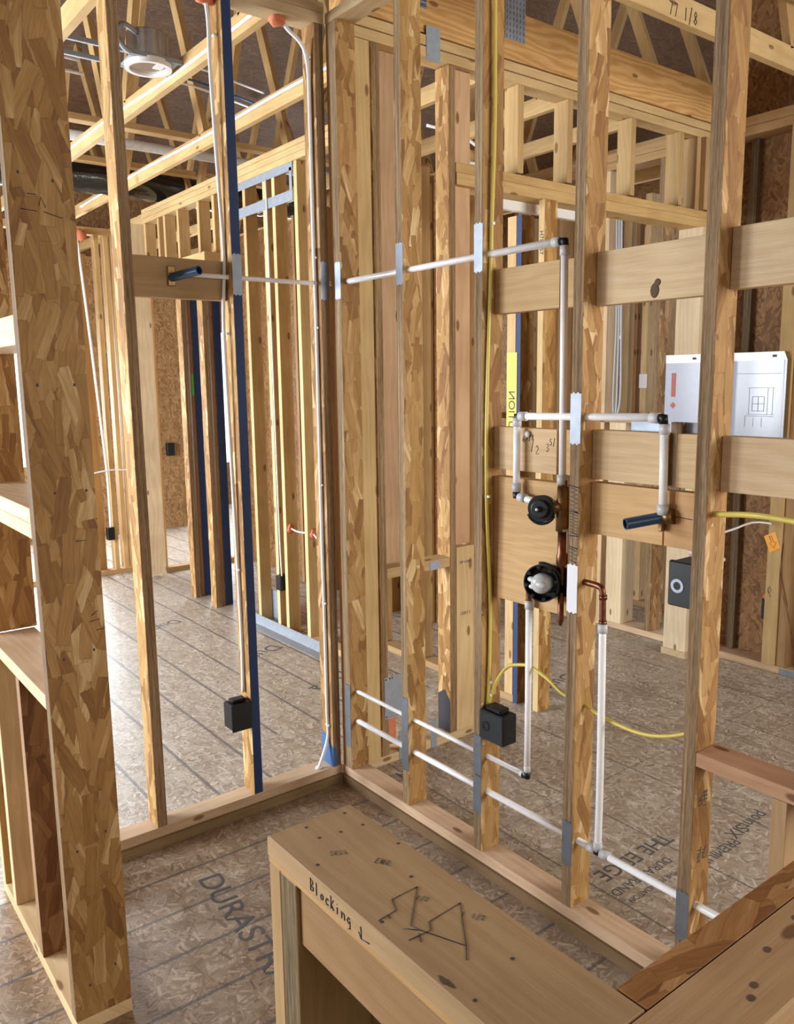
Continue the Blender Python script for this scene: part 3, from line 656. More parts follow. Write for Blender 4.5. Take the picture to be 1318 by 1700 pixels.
beam('wall_strip', (2.80, 2.841, -.180, -.132, .041, 3.044), 'grain', 'narrow grey upright strip on the sheathed wall left of the black outlet box', 'strip', tint=(.6, .58, .56), axis='z')
f2 = beam('wall_stud', (2.69, 2.84, -.500, -.425, .04, 3.044), 'lum', 'pale stud in the sheathed wall beside the black outlet box', 'stud', 'studs of the far right wall', tint=(.82, .74, .56))
beam('wall_stud', (2.71, 2.84, -.555, -.502, .04, 3.044), 'lum', 'darker doubled stud right of the black outlet box', 'stud', 'studs of the far right wall', tint=(.6, .48, .36))
beam('wall_stud', (2.70, 2.84, -.92, -.882, .04, 3.044), 'lum', 'stud of the sheathed wall at the right edge of the photo', 'stud', 'studs of the far right wall', tint=(.7, .6, .45))
tag(MB().box(2.697, 2.6995, -.62, -.53, .003, .035, DARKSTEEL).build('tape_patch'), 'grey-blue tape patch on the sill plate of the sheathed wall', 'tape')
beam('header_plate', (2.70, 2.84, .45, 2.2, 1.42, 1.46), 'lum', 'ledger board on top of the wide whitish stud', 'board', tint=(.8, .7, .6))
st = MB().prism([(2.688, -.40, .80), (2.688, -.465, .835), (2.688, -.50, .745), (2.688, -.44, .71)], (-.001, 0, 0), ORANGE).build('arrow_sticker')
tag(st, 'orange sticker with a black arrow on the pale right stud', 'sticker')
strokes(st, 'arrow', [[(-.43, .805), (-.45, .77), (-.435, .765), (-.465, .74), (-.475, .775), (-.462, .772), (-.445, .805), (-.43, .805)]], lambda a, z: (2.6865, a, z), .0012, INK)
strokes(f2, 'pen_mark', [[(-.44, .50), (-.45, .47), (-.46, .49), (-.45, .51), (-.44, .48), (-.46, .45)]], lambda a, z: (2.6895, a, z), .0013, INK)
fb = MB().box(2.76, 2.83, -.424, -.37, .285, .41, BLACK, .003).build('outlet_box'); tag(fb, 'black outlet box fixed to the pale stud of the sheathed wall', 'outlet box')
MB().ball((2.77, -.40, .425), (.02, .03, .02), FOAM, .1).build('orange_sealant', fb)

# paper sleeves
def sleeve(y0, y1, z0, z1, x, label, marks, lean=0.0):
    o = MB().prism([(x, y1, z0), (x, y0, z0), (x, y0, z1), (x, y1, z1)], (.002, 0, 0), PAPER).build('paper_sleeve'); tag(o, label, 'plan sheet', 'plan sheets in clear sleeves')
    MB().prism([(x-.001, y1, z1-.002), (x-.001, y0, z1-.002), (x-.001, y0+.02, z1+.045), (x-.001, y1, z1+.045)], (.003, 0, 0), PAPERW).build('white_header_strip', o)
    MB().box(x-.002, x-.001, (y0+.06), (y0+.085), z1+.015, z1+.028, BLACK).build('punched_slot', o)
    MB().tube([(x-.001, y0+.014, z0), (x-.001, y0+.014, z1)], .0025, PAPERW, 6).build('glossy_seam', o)
    marks(o, x-.0006)
    return o
def m1(o, x):
    m = MB()
    def ln(y0, z0, y1, z1, t=.0011): m.box(x-.0004, x, min(y0, y1)-t, max(y0, y1)+t, min(z0, z1)-t, max(z0, z1)+t, GINK)
    for a in (-.30, -.335, -.37): ln(a, 1.52, a, 1.60, .0014)
    for a in (1.52, 1.56, 1.60): ln(-.30, a, -.37, a, .0014)
    for a in (-.28, -.39, -.42): ln(a, 1.50, a, 1.65)
    ln(-.27, 1.65, -.43, 1.65); ln(-.27, 1.50, -.43, 1.50); ln(-.26, 1.43, -.26, 1.49); ln(-.26, 1.49, -.43, 1.49); ln(-.31, 1.43, -.31, 1.48); ln(-.36, 1.43, -.36, 1.48); ln(-.2, 1.73, -.46, 1.73)
    m.build('printed_drawing', o)
def m2(o, x):
    MB().box(x-.0004, x, .09, .12, 1.60, 1.74, REDINK).build('printed_red_bar', o)
    MB().prism([(x, .125, 1.55), (x, .105, 1.57), (x, .085, 1.55), (x, .105, 1.53)], (-.0005, 0, 0), REDINK).build('printed_red_diamond', o)
sleeve(-.49, -.13, 1.37, 1.805, 2.66, 'clear sleeve with a window plan drawing on the far right wall', m1)
sleeve(-.10, .163, 1.37, 1.80, 2.49, 'clear sleeve with a red-printed sheet partly hidden by the rightmost stud', m2)

# ------------------------------------------------------------------ WALL D (room ahead left, x = .9)
beam('bottom_plate', (.90, .99, 1.3, 1.80, 0, .038), 'lum', 'short sill plate at the near end of the alcove wall', 'plate', tint=(1, .88, .8))
for k, y in enumerate((2.43, 2.15, 2.03, 1.755)):
    beam('wall_stud', (.90, .99, y-W, y, .0 if k else .0, 3.05), 'lum', ['farthest stud of the alcove wall, half behind the blue-edged stud', 'alcove stud left of the small black outlet box', 'alcove stud right of the small black outlet box', 'nearest alcove stud with an orange foam plug'][k], 'stud', 'studs of the alcove wall', tint=[(.85, .75, .55), (1.02, .9, .70), (1.0, .9, .68), (.98, .9, .68)][k], faces={'-x': PINE['z']})
for i, (z0, z1, l) in enumerate(((3.051, 3.090, 'lowest top plate of the alcove wall'), (3.092, 3.131, 'middle top plate of the alcove wall'), (3.133, 3.165, 'uppermost top plate of the alcove wall'))):
    beam('top_plate', (.895, .99, 1.3, 4.24, z0, z1), 'lum', l, 'plate', tint=(1.0, .93, .75))
ms = empty('steel_strip_frame', (.9, 2.1, 2.8), 'long grey steel strips nailed across the alcove studs near the top', 'bracket')
MB().box(.896, .8995, 1.76, 2.55, 3.0, 3.05, STEEL).build('upper_strip', ms)
MB().box(.893, .8995, 1.76, 2.55, 2.822, 2.885, STEEL).build('lower_strip', ms)
MB().box(.896, .8995, 1.77, 1.80, 2.87, 3.02, STEEL).build('end_strip', ms)
fa = empty('floor_angle', (.85, 2.0, 0), 'pale galvanised metal angle lying along the floor of the alcove', 'metal angle')
MB().prism([(.765, 1.45, .001), (.835, 1.40, .001), (.835, 2.55, .001), (.765, 2.55, .001)], (0, 0, .002), STEEL).build('flange', fa)
MB().prism([(.835, 1.40, .001), (.895, 1.40, .04), (.895, 2.55, .04), (.835, 2.55, .001)], (.002, 0, .0), STEEL).build('web', fa)
ob = MB().box(.87, .94, 2.045, 2.11, .295, .40, BLACK, .003).build('outlet_box'); tag(ob, 'small black outlet box low on the alcove wall', 'outlet box')
o = tag(MB().tube(smooth([(.885, 2.075, 3.0), (.885, 2.07, 2.0), (.885, 2.065, 1.0), (.885, 2.06, .62), (.885, 2.05, .4)]), .005, WCABLE, 8).build('electric_cable'), 'thin white cable dropping to the small alcove outlet box', 'cable')
for p, l in (((.93, 1.985, .735), 'orange foam plug in the alcove stud, left of the pair'), ((.94, 1.712, .735), 'orange foam plug in the alcove stud, right of the pair')):
    tag(MB().ball(p, (.026, .012, .035), FOAM, .22).build('foam_plug'), l, 'foam plug', 'orange foam plugs')
tag(MB().tube(smooth([(.93, 1.97, .735), (.92, 1.87, .73), (.93, 1.75, .735)]), .006, WCABLE, 8).build('electric_cable'), 'short white cable between the two orange plugs', 'cable')
tag(MB().tube(smooth([(.94, 1.71, .735), (.90, 1.55, .70), (.90, 1.4, .66)]), .006, WCABLE, 8).build('electric_cable'), 'short white cable right of the orange plugs', 'cable')
# posts on the floor and cripples above the far alcove opening
for k, (y, l1, l2, l3) in enumerate(((3.31, 'farther', 'farther', 'farther'), (2.93, 'nearer', 'nearer', 'nearer'))):
    beam('wall_stud', (.80, .838, y, y+.089, 0, 2.55), 'lsl', l1+' strand lumber stud of the two beside the blue strips', 'stud', tint=(.95, .88, .8), faces={'-x': OSB['z'], '-y': GRAIN['z']})
    beam('wall_stud', (.862, .882, y+.02, y+.1, 0, 2.55), 'lum', l2+' thin brown board between strand stud and blue strip', 'stud', tint=(.7, .5, .35))
    bb = beam('wall_stud', (.885, .95, y+.02, y+.058, 0, 2.55), 'lsl', l3+' dark blue painted stud of the pair in the far left room', 'stud', faces={'-y': BLUE, '-x': BLUE})
beam('header_plate', (.80, .95, 2.85, 4.24, 2.55, 2.65), 'lum', 'header over the far opening in the left room', 'board', tint=(.95, .85, .65))
for k, y in enumerate((4.22, 3.93, 3.80, 3.535, 3.16, 2.905)):
    beam('cripple_stud', (.90, .99, y-W, y, 2.651, 3.05), 'lum', 'short cripple stud, ' + ['farthest left', 'second from the left', 'third from the left', 'third from the right', 'second from the right', 'rightmost'][k]+' above the far opening of the left room', 'stud', 'cripple studs in the left room', tint=(1.0, .88, .68))
beam('post', (.785, .937, 4.25, 4.288, .02, 3.05), 'pine', 'wide whitish post at the back of the left room', 'post', tint=(1.1, 1.08, 1.02))
beam('post', (.96, 1.0, 2.72, 2.76, .04, 3.05), 'pine', 'slim white post behind the blue-edged stud', 'post', tint=(1.1, 1.08, 1.0))
# second layer K
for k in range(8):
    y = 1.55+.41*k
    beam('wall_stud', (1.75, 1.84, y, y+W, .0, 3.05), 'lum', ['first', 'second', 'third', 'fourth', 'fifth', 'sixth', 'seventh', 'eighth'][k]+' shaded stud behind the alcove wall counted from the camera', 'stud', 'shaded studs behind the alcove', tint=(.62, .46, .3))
k0 = tag(MB().box(1.845, 1.857, 1.2, 4.35, 0, 3.05, SHEATH['z']).build('wall_closet', tint=(.8, .7, .6)), kind='structure')
tag(MB().box(.995, 1.0, 2.1, 2.6, .0, .22, STEEL).build('metal_sheet'), 'grey-blue metal sheet standing low behind the alcove studs', 'metal plate')
# wall H
beam('bottom_plate', (-1.2, .8, 4.6, 4.69, 0, .04), 'lum', 'sill plate of the far wall in the left room', 'plate', tint=(.75, .62, .48))
beam('bottom_plate', (.95, 2.6, 4.36, 4.45, 0, .04), 'lum', 'sill plate of the far wall right of the whitish post', 'plate', tint=(.7, .58, .45))
beam('top_plate', (-1.2, .8, 4.6, 4.69, 2.99, 3.05), 'lum', 'top plate of the far wall in the left room', 'plate', tint=(.85, .7, .5))
hh = [(.40, .438), (.60, .638), (.68, .718), (.74, .778)]
hn = ['stud left of the small black box on the far wall', 'bright stud carrying the small black box on the far wall', 'shaded stud right of the small black box on the far wall', 'second shaded stud right of the small black box']
for (x0, x1), n_ in zip(hh, hn):
    beam('wall_stud', (x0, x1, 4.6, 4.69, .04, 2.99), 'lum', n_, 'stud', 'studs of the far left wall', tint=(.95, .82, .6))
beam('wall_stud', (.46, .56, 4.72, 4.758, 0, 2.84), 'lum', 'wide brown board behind the far wall', 'stud', tint=(.8, .65, .48))
for k, (x0, x1) in enumerate(((.96, .998), (1.33, 1.368), (1.74, 1.778), (2.1, 2.138))):
    beam('wall_stud', (x0, x1, 4.36, 4.45, .04, 3.0), 'lum', ['stud directly right of the whitish post', 'second stud right of the whitish post', 'third stud right of the whitish post', 'fourth stud right of the whitish post'][k], 'stud', 'studs right of the whitish post', tint=(.85, .68, .48))
ob = MB().box(.535, .597, 4.56, 4.62, .325, .44, BLACK, .003).build('outlet_box'); tag(ob, 'small black outlet box on the far wall of the left room', 'outlet box')
tag(MB().tube(smooth([(.45, 4.58, 2.98), (.50, 4.58, 2.2), (.545, 4.58, 1.4), (.57, 4.58, .9), (.57, 4.58, .44)]), .012, WCABLE, 8).build('electric_cable'), 'white cables dropping to the small far outlet box', 'cable')
tag(MB().tube(smooth([(.36, 4.56, .93), (.5, 4.56, .95), (.6, 4.56, .96), (.76, 4.56, .95)]), .007, WCABLE, 8).build('electric_cable'), 'white cable crossing the far wall studs', 'cable')
tag(MB().ball((.48, 4.57, 2.97), (.05, .03, .05), FOAM, .2).build('foam_plug'), 'orange foam plug at the top of the far left wall', 'foam plug')
# farthest stuff
ob = MB().box(1.94, 2.03, 6.54, 6.599, .87, 1.02, BLACK, .003).build('outlet_box'); tag(ob, 'black outlet box on the distant orange sheathing', 'outlet box')
gt = MB().box(.863, .881, 3.327, 3.3295, 1.62, 1.79, GREENT).build('tape_strip'); tag(gt, 'bright green tape on the thin brown board beside the farther blue strip', 'tape')
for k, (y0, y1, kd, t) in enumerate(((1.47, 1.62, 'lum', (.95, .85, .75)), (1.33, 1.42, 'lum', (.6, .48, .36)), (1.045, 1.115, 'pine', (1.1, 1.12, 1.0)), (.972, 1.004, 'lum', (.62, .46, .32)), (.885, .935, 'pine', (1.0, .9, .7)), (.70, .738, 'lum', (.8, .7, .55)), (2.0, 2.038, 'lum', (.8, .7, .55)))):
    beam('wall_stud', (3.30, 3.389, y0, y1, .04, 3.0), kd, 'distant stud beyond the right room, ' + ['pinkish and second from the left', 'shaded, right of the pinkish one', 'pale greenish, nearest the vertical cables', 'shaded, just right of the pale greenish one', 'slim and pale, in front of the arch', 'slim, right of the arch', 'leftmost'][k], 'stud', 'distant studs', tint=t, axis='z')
beam('bottom_plate', (3.30, 3.389, .3, 3.2, 0, .039), 'lum', 'distant sill plate of the second wall beyond the right room', 'plate', tint=(.7, .6, .5))
pn = MB().box(3.296, 3.2995, .875, .94, 1.64, 1.74, PAPERW).build('paper_note'); tag(pn, 'small white paper note on a distant slim pale stud', 'paper')

# ------------------------------------------------------------------ TRUSSES
def truss(x, y0, y1, zb, label, webs, tint=(1, .9, .7), h=.089):
    t = empty('roof_truss', (x, y0, zb), label, 'truss', 'roof trusses'); t.color = (*tint, 1)
    beam('bottom_chord', (x-.019, x+.019, y0, y1, zb, zb+h), 'lum', parent=t, tint=tint)
    for ya, yb, hz in webs:
        mb = MB(); d = Vector((0, yb-ya, hz)); n = Vector((0, -d.z, d.y)).normalized()*.035
        a = Vector((x-.019, ya, zb+h)); b = a+d
        mb.prism([a-n, a+n, b+n, b-n], (.038, 0, 0), LUM['z']); mb.build('web', t, tint=(tint[0]*.85, tint[1]*.8, tint[2]*.75))
    return t
names = ['truss chord at the top left behind the wide panel', 'truss chord with a stapled white cable behind the recessed light', 'truss chord with a stapled white cable nearer the alcove wall', 'truss above the alcove wall',
         'first truss right of the alcove wall', 'second truss right of the alcove wall', 'third truss right of the alcove wall', 'fourth truss right of the alcove wall']
for k, x in enumerate((-.67, -.062, .535, 1.14, 1.75, 2.36, 2.97, 3.58)):
    truss(x, .13, 7.6, 3.16, names[k], [(.5, 1.1, 1.5), (1.9, 1.25, 1.5), (2.2, 2.7, 1.3), (3.6, 3.0, 1.2), (3.8, 4.5, 1.2), (5.4, 4.8, 1.1), (5.5, 6.2, 1.0)])
for p, z, l in ((3.6, 3.38, 'pale brace crossing above the left room, nearer of two'), (2.9, 3.45, 'pale brace crossing above the left room, above the truss chords')):
    beam('lateral_brace', (-1.2, 3.2, p, p+.089, z-.04, z), 'lum', l, 'brace', tint=(1, .9, .7), axis='x')
# trusses over the right room run along x
def xtruss(y, x0, x1, zb, label, tint=(1, .93, .75)):
    t = empty('roof_truss', (x0, y, zb), label, 'truss', 'roof trusses'); t.color = (*tint, 1)
    beam('bottom_chord', (x0, x1, y-.019, y+.019, zb, zb+.1), 'lum', parent=t, tint=tint)
    x = x0+.4; s_ = 1
    while x < x1-.6:
        mb = MB(); d = Vector((.45*s_, 0, 1.2)); n = Vector((-d.z, 0, d.x)).normalized()*.035
        a = Vector((x, y-.019, zb+.1)); b = a+d
        mb.prism([a-n, a+n, b+n, b-n], (0, .038, 0), LUM['z']); mb.build('web', t, tint=(tint[0]*.8, tint[1]*.72, tint[2]*.65)); x += .55; s_ = -s_
    return t
xt = xtruss(-.68, .10, 3.4, 3.125, 'pale truss chord with handwritten numbers crossing the upper right')
handwrite(xt, '77 1/8', (0, 0), .048, lambda a, b: (1.165+a, -.6995, 3.136+b), .0022)
# recessed light
rl = empty('recessed_light', (-.215, 1.19, 3.2), 'silver recessed ceiling light can hanging between truss chords', 'ceiling light')
SHINY = plain('bright_galvanised_can', (.62, .60, .58), .25, .95)
MB().hollow((-.215, 1.19, 3.215), (-.215, 1.19, 3.335), .095, .093, SHINY, 32).build('can', rl)
MB().tube([(-.215, 1.19, 3.333), (-.215, 1.19, 3.337)], .095, SHINY, 32).build('can_top', rl)
MB().hollow((-.215, 1.19, 3.185), (-.215, 1.19, 3.213), .108, .088, WHITE, 32).build('trim_ring', rl)
MB().tube([(-.215, 1.19, 3.196), (-.215, 1.19, 3.2)], .088, SHINY, 32).build('inner_disc', rl)
MB().box(-.195, -.155, 1.13, 1.19, 3.193, 3.1955, WHITE).build('paper_label', rl)
MB().prism([(-.33, 1.12, 3.207), (-.10, 1.10, 3.207), (-.09, 1.28, 3.207), (-.32, 1.28, 3.207)], (0, 0, .004), STEEL).build('mounting_pan', rl)
for y in (1.10, 1.28): MB().box(-.65, -.082, y-.008, y+.008, 3.205, 3.225, STEEL).build('hanger_bar', rl)
MB().tube(smooth([(-.29, 1.13, 3.315), (-.36, 1.09, 3.32), (-.41, 1.07, 3.27), (-.38, 1.07, 3.22), (-.34, 1.08, 3.205)]), .012, STEEL, 10).build('flex_conduit', rl)
# duct, pipes and cables overhead
dv = MB(); n = 60
dpts = [(-.9+3.4*i/n, 3.95+.05*math.sin(i*.18), 3.295+.005*math.sin(i*.3)) for i in range(n+1)]
dv.tube(dpts, [.118+(.006 if i % 2 else -.004) for i in range(n+1)], DUCT, 20)
tag(dv.build('flexible_duct'), 'shiny black flexible duct lying across the truss chords', 'duct')
pv = empty('vent_pipe', (0, 3.3, 3.42), 'white plastic pipe crossing above the trusses with a short drop', 'pipe')
MB().tube([(-1.2, 3.3, 3.42), (2.4, 3.3, 3.42)], .035, PVC, 14).build('main_pipe', pv)
MB().tube([(.40, 3.3, 3.42), (.40, 3.3, 3.02)], .012, PVC, 10).build('drop_pipe', pv)
MB().tube([(.40, 3.3, 3.45), (.40, 3.3, 3.37)], .04, PVC, 14).build('tee_fitting', pv)
def cable(pts, rad, m, label, parts=(), cat='cable', n=6):
    e = empty('electric_cable', pts[0], label, cat)
    MB().tube(smooth(pts, n), rad, m, 8).build('jacket', e)
    for p in parts: MB().box(p[0]-.004, p[0]+.004, p[1]-.012, p[1]+.012, p[2]-.004, p[2]+.004, WCABLE).build('staple', e)
    return e
cable([(-.085, .3, 3.2), (-.085, 1.2, 3.19), (-.085, 1.9, 3.21), (-.085, 2.6, 3.215), (-.085, 3.4, 3.2)], .008, WCABLE, 'white cable stapled along the truss chord left of the blue stud', [(-.09, 2.3, 3.21)])
cable([(.508, .5, 3.21), (.508, 1.2, 3.225), (.508, 2.2, 3.215), (.508, 3.2, 3.225), (.508, 4.6, 3.21)], .009, WCABLE, 'white cable stapled along the truss chord nearest the alcove wall', [(.504, 1.4, 3.22), (.504, 2.3, 3.22), (.504, 3.2, 3.22)])
for i, (y, z, m_) in enumerate(((1.5, 3.36, WCABLE), (1.6, 3.33, BLUEPVC), (1.65, 3.32, WCABLE))):
    cable([(-.06, y, z), (.2, y+.0, z-.0), (.42, y+.02, z-.02), (.53, y-.08, z-.08)], .006, m_, ['upper white cable strung between the two truss chords', 'bluish cable strung between the two truss chords', 'lower white cable strung between the two truss chords'][i])
for i, (z, y) in enumerate(((3.38, 1.75), (3.30, 1.7))):
    cable([(-1.1, y, z), (-.7, y, z-.01), (-.35, y, z-.02)], .008, WCABLE, ['upper grey cable left of the recessed light', 'lower grey cable left of the recessed light'][i])
cable([(1.0, .6, 3.0), (1.15, .5, 2.95), (1.28, .45, 2.86), (1.2, .4, 2.80), (1.0, .4, 2.79)], .008, WCABLE, 'looped white cable seen between the cripple studs')
cable([(1.0, .5, 2.76), (1.2, .45, 2.79), (1.4, .4, 2.90)], .009, WCABLE, 'second white cable below the looped one between the cripple studs')
for k, dx in enumerate((0, .020, .038)):
    cable([(2.69, .715-dx, 3.04), (2.69, .70-dx, 2.4), (2.69, .69-dx, 2.05), (2.69, .70-dx*1.5, 1.6), (2.69, .69-dx*.6, 1.46)], .006, GREYCABLE, ['leftmost', 'middle', 'rightmost'][k]+' white cable of the vertical bundle beyond the two right studs')
cable([(3.2, -.5, 3.45), (2.4, -.75, 3.40), (1.6, -.72, 3.36), (1.35, -.70, 3.33)], .008, STEEL, 'grey bar running up to the truss chord at the upper right')

# lower right room, steel bar behind middle blocking
tag(MB().box(.091, .094, -1.60, -1.38, 1.568, 1.60, STEEL).build('steel_bracket'), 'grey steel strip peeking over the middle blocking board', 'bracket')

# ------------------------------------------------------------------ cables on walls A and B
c_ = cable([(-.462, .05, 3.055), (-.455, .045, 2.97), (-.455, .045, 2.8), (-.442, .045, 2.4), (-.435, .045, 2.17), (-.448, .045, 1.93), (-.443, .045, 1.5), (-.438, .045, 1.2), (-.432, .045, .75), (-.436, .045, .50)], .007, WCABLE, 'white cable stapled down the side of the blue-edged stud',
           [(-.434, .045, 2.93), (-.434, .045, 2.1), (-.434, .045, 1.9), (-.434, .045, 1.0)])
cable([(-.175, .045, 3.06), (-.14, .04, 3.02), (-.066, .03, 2.94), (-.056, .03, 2.70), (-.056, .03, 2.48), (-.056, .03, 2.26), (-.053, .03, 1.9), (-.055, .03, 1.06), (-.053, .03, .8), (-.053, .03, .32), (-.054, .03, .2), (-.10, .03, .085)], .0075, WCABLE,
      'long white cable running down the corner stud', [(-.055, .03, 2.93), (-.051, .03, 2.2), (-.051, .03, 1.93), (-.051, .03, 1.3), (-.052, .03, .8), (-.052, .03, .26)])
tag(MB().ball((-.462, .05, 3.045), (.035, .03, .02), FOAM, .25).build('foam_plug'), 'orange foam plug in the top plate above the blue-edged stud', 'foam plug', 'orange foam plugs in the top plate')
tag(MB().ball((-.175, .05, 3.045), (.03, .03, .025), FOAM, .25).build('foam_plug'), 'orange foam plug in the top plate left of the corner stud', 'foam plug', 'orange foam plugs in the top plate')
tag(MB().ball((-.105, .03, .08), (.014, .014, .007), WHITE, .1).build('sealant_dab'), 'white sealant dab where the corner cable enters the sill plate', 'sealant')
ys3 = ys[2]-W-.008
cable([(.035, ys3-.006, 3.0), (.035, ys3-.006, 2.84), (.036, ys3-.006, 2.5), (.030, ys3-.004, 2.27), (.024, ys3, 2.0), (.012, ys3, 1.6), (.014, ys3, 1.3), (.03, ys3, 1.0), (.03, ys3, .8), (.022, ys3, .62)], .006, YCABLE, 'yellow cable stapled down the third stud of the plumbing wall',
      [(.03, ys3, 2.2), (.014, ys3, 1.34), (.03, ys3, .70), (.028, ys3, .655)])
cable([(.024, ys3, .62), (.04, -.90, .70), (.04, -.95, .767), (.04, -1.0, .79), (.04, -1.055, .799), (.04, -1.13, .78), (.04, -1.196, .749), (.045, -1.268, .74), (.045, -1.35, .72), (.045, -1.47, .715), (.045, -1.56, .735), (.045, -1.643, .775)], .006, YCABLE, 'yellow cable looping low from the black box to the rightmost stud')
cable([(.03, -1.66, 1.376), (.028, -1.70, 1.378), (.0, -1.80, 1.391), (.0, -1.90, 1.389), (.0, -2.2, 1.37)], .0075, YCABLE, 'yellow cable leaving the rightmost stud towards the right edge')
cable([(.09, -1.68, 1.25), (1.0, -1.0, 1.05), (2.0, -.6, .95), (2.68, -.42, .88), (2.68, -.9, .80)], .006, WCABLE, 'thin grey cable running to the orange arrow sticker')
cable([(2.72, -.56, 1.5), (2.72, -.52, .9), (2.70, -.5, .6), (2.70, -.58, .3), (2.70, -.62, .05)], .004, COPPER, 'thin copper coloured wire down the sheathed wall')

# outlet boxes
ob = empty('outlet_box', (-.48, .0, .38), 'black outlet box on the blue-edged stud', 'outlet box')
MB().box(-.516, -.428, -.012, .062, .372, .475, BLACK, .004, {'-y': GREYBOX}).build('body', ob)
MB().box(-.518, -.43, -.016, -.011, .368, .479, GREYBOX, .002).build('front_cover', ob)
MB().box(-.50, -.44, .01, .05, .475, .488, BLACK, .003).build('cable_clamp', ob)
ob = empty('outlet_box', (.03, -.93, .5), 'black outlet box fixed to the side of the third plumbing wall stud', 'outlet box')
MB().box(-.012, .055, -.985, -.871, .508, .612, BLACK, .004, {'-x': GREYBOX}).build('body', ob)
MB().hollow((-.0135, -.905, .56), (-.011, -.905, .56), .018, .011, BLACK, 20).build('knockout', ob)
MB().box(.0, .045, -.96, -.89, .612, .628, BLACK, .003).build('cable_clamp', ob)
ob = empty('outlet_box', (.1, -1.6, 1.1), 'dark grey outlet box behind the rightmost stud, round knockout facing out', 'outlet box')
MB().box(.045, .125, -1.644, -1.56, 1.12, 1.235, BLACK, .004).build('body', ob)
MB().hollow((.028, -1.588, 1.172), (.031, -1.588, 1.172), .019, .011, STEEL, 24).tube([(.0285, -1.588, 1.172), (.030, -1.588, 1.172)], .011, BLACK, 20).build('knockout', ob)
MB().box(.030, .046, -1.644, -1.558, 1.115, 1.238, GREYBOX, .004).build('side_plate', ob)

# ------------------------------------------------------------------ WATER LINES
R1, R2 = .0111, .0085
def ring(p, d, parent, R=R1):
    p = Vector(p); d = Vector(d).normalized()
    MB().tube([p, p+d*.028], [R*1.28, R*1.28], RING, 16).build('crimp_ring', parent)
def elbow(p, parent, d1, d2, R=.012, m=BLACK):
    p = Vector(p); d1 = Vector(d1).normalized(); d2 = Vector(d2).normalized()
    MB().tube([p+d1*.016, p, p+d2*.016], R, m, 14).build('elbow_fitting', parent)
X = .03
def px(parent, pts, R=R1, m=PEX): MB().tube(pts, R, m, 14).build('pipe_run', parent)
wl = empty('water_line', (0, 0, 2.105), 'white water pipe crossing high through both stud walls then dropping to the upper valve', 'pipe')
px(wl, [(-.60, .035, 2.103), (-.07, .035, 2.103), (.01, .03, 2.104)], R2); px(wl, smooth([(.0, .03, 2.104), (.03, 0, 2.104), (X, -.05, 2.104)], 4), R2)
px(wl, [(X, -.05, 2.104), (X, -1.15, 2.110)]); elbow((X, -1.178, 2.108), wl, (0, 1, 0), (0, 0, -1))
ring((X, -1.135, 2.109), (0, -1, 0), wl); ring((X, -1.178, 2.095), (0, 0, -1), wl)
px(wl, [(X, -1.178, 2.08), (X, -1.182, 1.76), (X, -1.185, 1.415)]); ring((X, -1.185, 1.435), (0, 0, -1), wl, .0125)
wm = empty('water_line', (0, -1.2, 1.6), 'white water pipe loop from the upper valve across to the lower blue stub pipe', 'pipe')
px(wm, [(X-.004, -1.02, 1.605), (X-.004, -1.51, 1.614)]); elbow((X-.004, -1.002, 1.604), wm, (0, -1, 0), (0, 0, -1)); elbow((X-.004, -1.53, 1.614), wm, (0, 1, 0), (0, 0, -1))
ring((X-.004, -1.012, 1.605), (0, -1, 0), wm); ring((X-.004, -1.49, 1.613), (0, -1, 0), wm)
px(wm, [(X-.004, -1.0, 1.59), (X-.004, -1.0, 1.37)]); ring((X-.004, -1.0, 1.60), (0, 0, -1), wm); ring((X-.004, -1.0, 1.395), (0, 0, -1), wm); elbow((X-.004, -1.0, 1.353), wm, (0, 0, 1), (0, -1, 0))
px(wm, [(X-.004, -1.01, 1.35), (X-.004, -1.10, 1.343)]); ring((X-.004, -1.013, 1.35), (0, -1, 0), wm)
px(wm, [(X, -1.53, 1.595), (X, -1.535, 1.36)]); ring((X, -1.531, 1.598), (0, 0, -1), wm); ring((X, -1.535, 1.385), (0, 0, -1), wm, .012)
MB().ball((.045, -1.025, 1.548), (.006, .011, .011), PVC).build('pipe_clamp', wm)
w1 = empty('water_line', (0, -.5, .42), 'upper of the two low white pipes, turning up to the lower valve', 'pipe')
px(w1, [(X, -.072, .424), (X, -1.045, .425)], R2); elbow((X, -1.057, .424), w1, (0, 1, 0), (0, 0, 1)); ring((X, -1.028, .425), (0, -1, 0), w1, R2); ring((X, -1.057, .435), (0, 0, 1), w1, R2)
px(w1, [(X, -1.057, .44), (X, -1.058, .7), (X, -1.056, 1.015)], .0105); ring((X, -1.056, .995), (0, 0, 1), w1, .0105)
MB().tube(smooth([(X, -1.056, 1.02), (X, -1.056, 1.07), (X, -1.062, 1.105), (X, -1.085, 1.125), (X, -1.12, 1.13)]), .0095, COPPER, 14).build('copper_elbow', w1)
w2 = empty('water_line', (0, -.9, .3), 'lower of the two low white pipes with a tee and a tall riser', 'pipe')
px(w2, [(X, -.072, .292), (X, -1.335, .296)]); px(w2, [(X, -1.37, .296), (X, -2.25, .296)])
MB().tube([(X, -1.333, .296), (X, -1.372, .296)], .0125, BLACK, 14).build('tee_fitting', w2)
ring((X, -1.318, .296), (0, -1, 0), w2); ring((X, -1.365, .296), (0, -1, 0), w2); ring((X, -1.352, .300), (0, 0, 1), w2)
px(w2, smooth([(X, -1.352, .31), (X-.006, -1.358, .5), (X-.006, -1.356, .75), (X, -1.348, 1.0)])); ring((X, -1.348, .985), (0, 0, 1), w2)
MB().tube(smooth([(X, -1.348, 1.0), (X, -1.346, 1.08), (X, -1.343, 1.112), (X, -1.325, 1.122), (X, -1.262, 1.124)]), .0095, COPPER, 14).build('copper_elbow', w2)
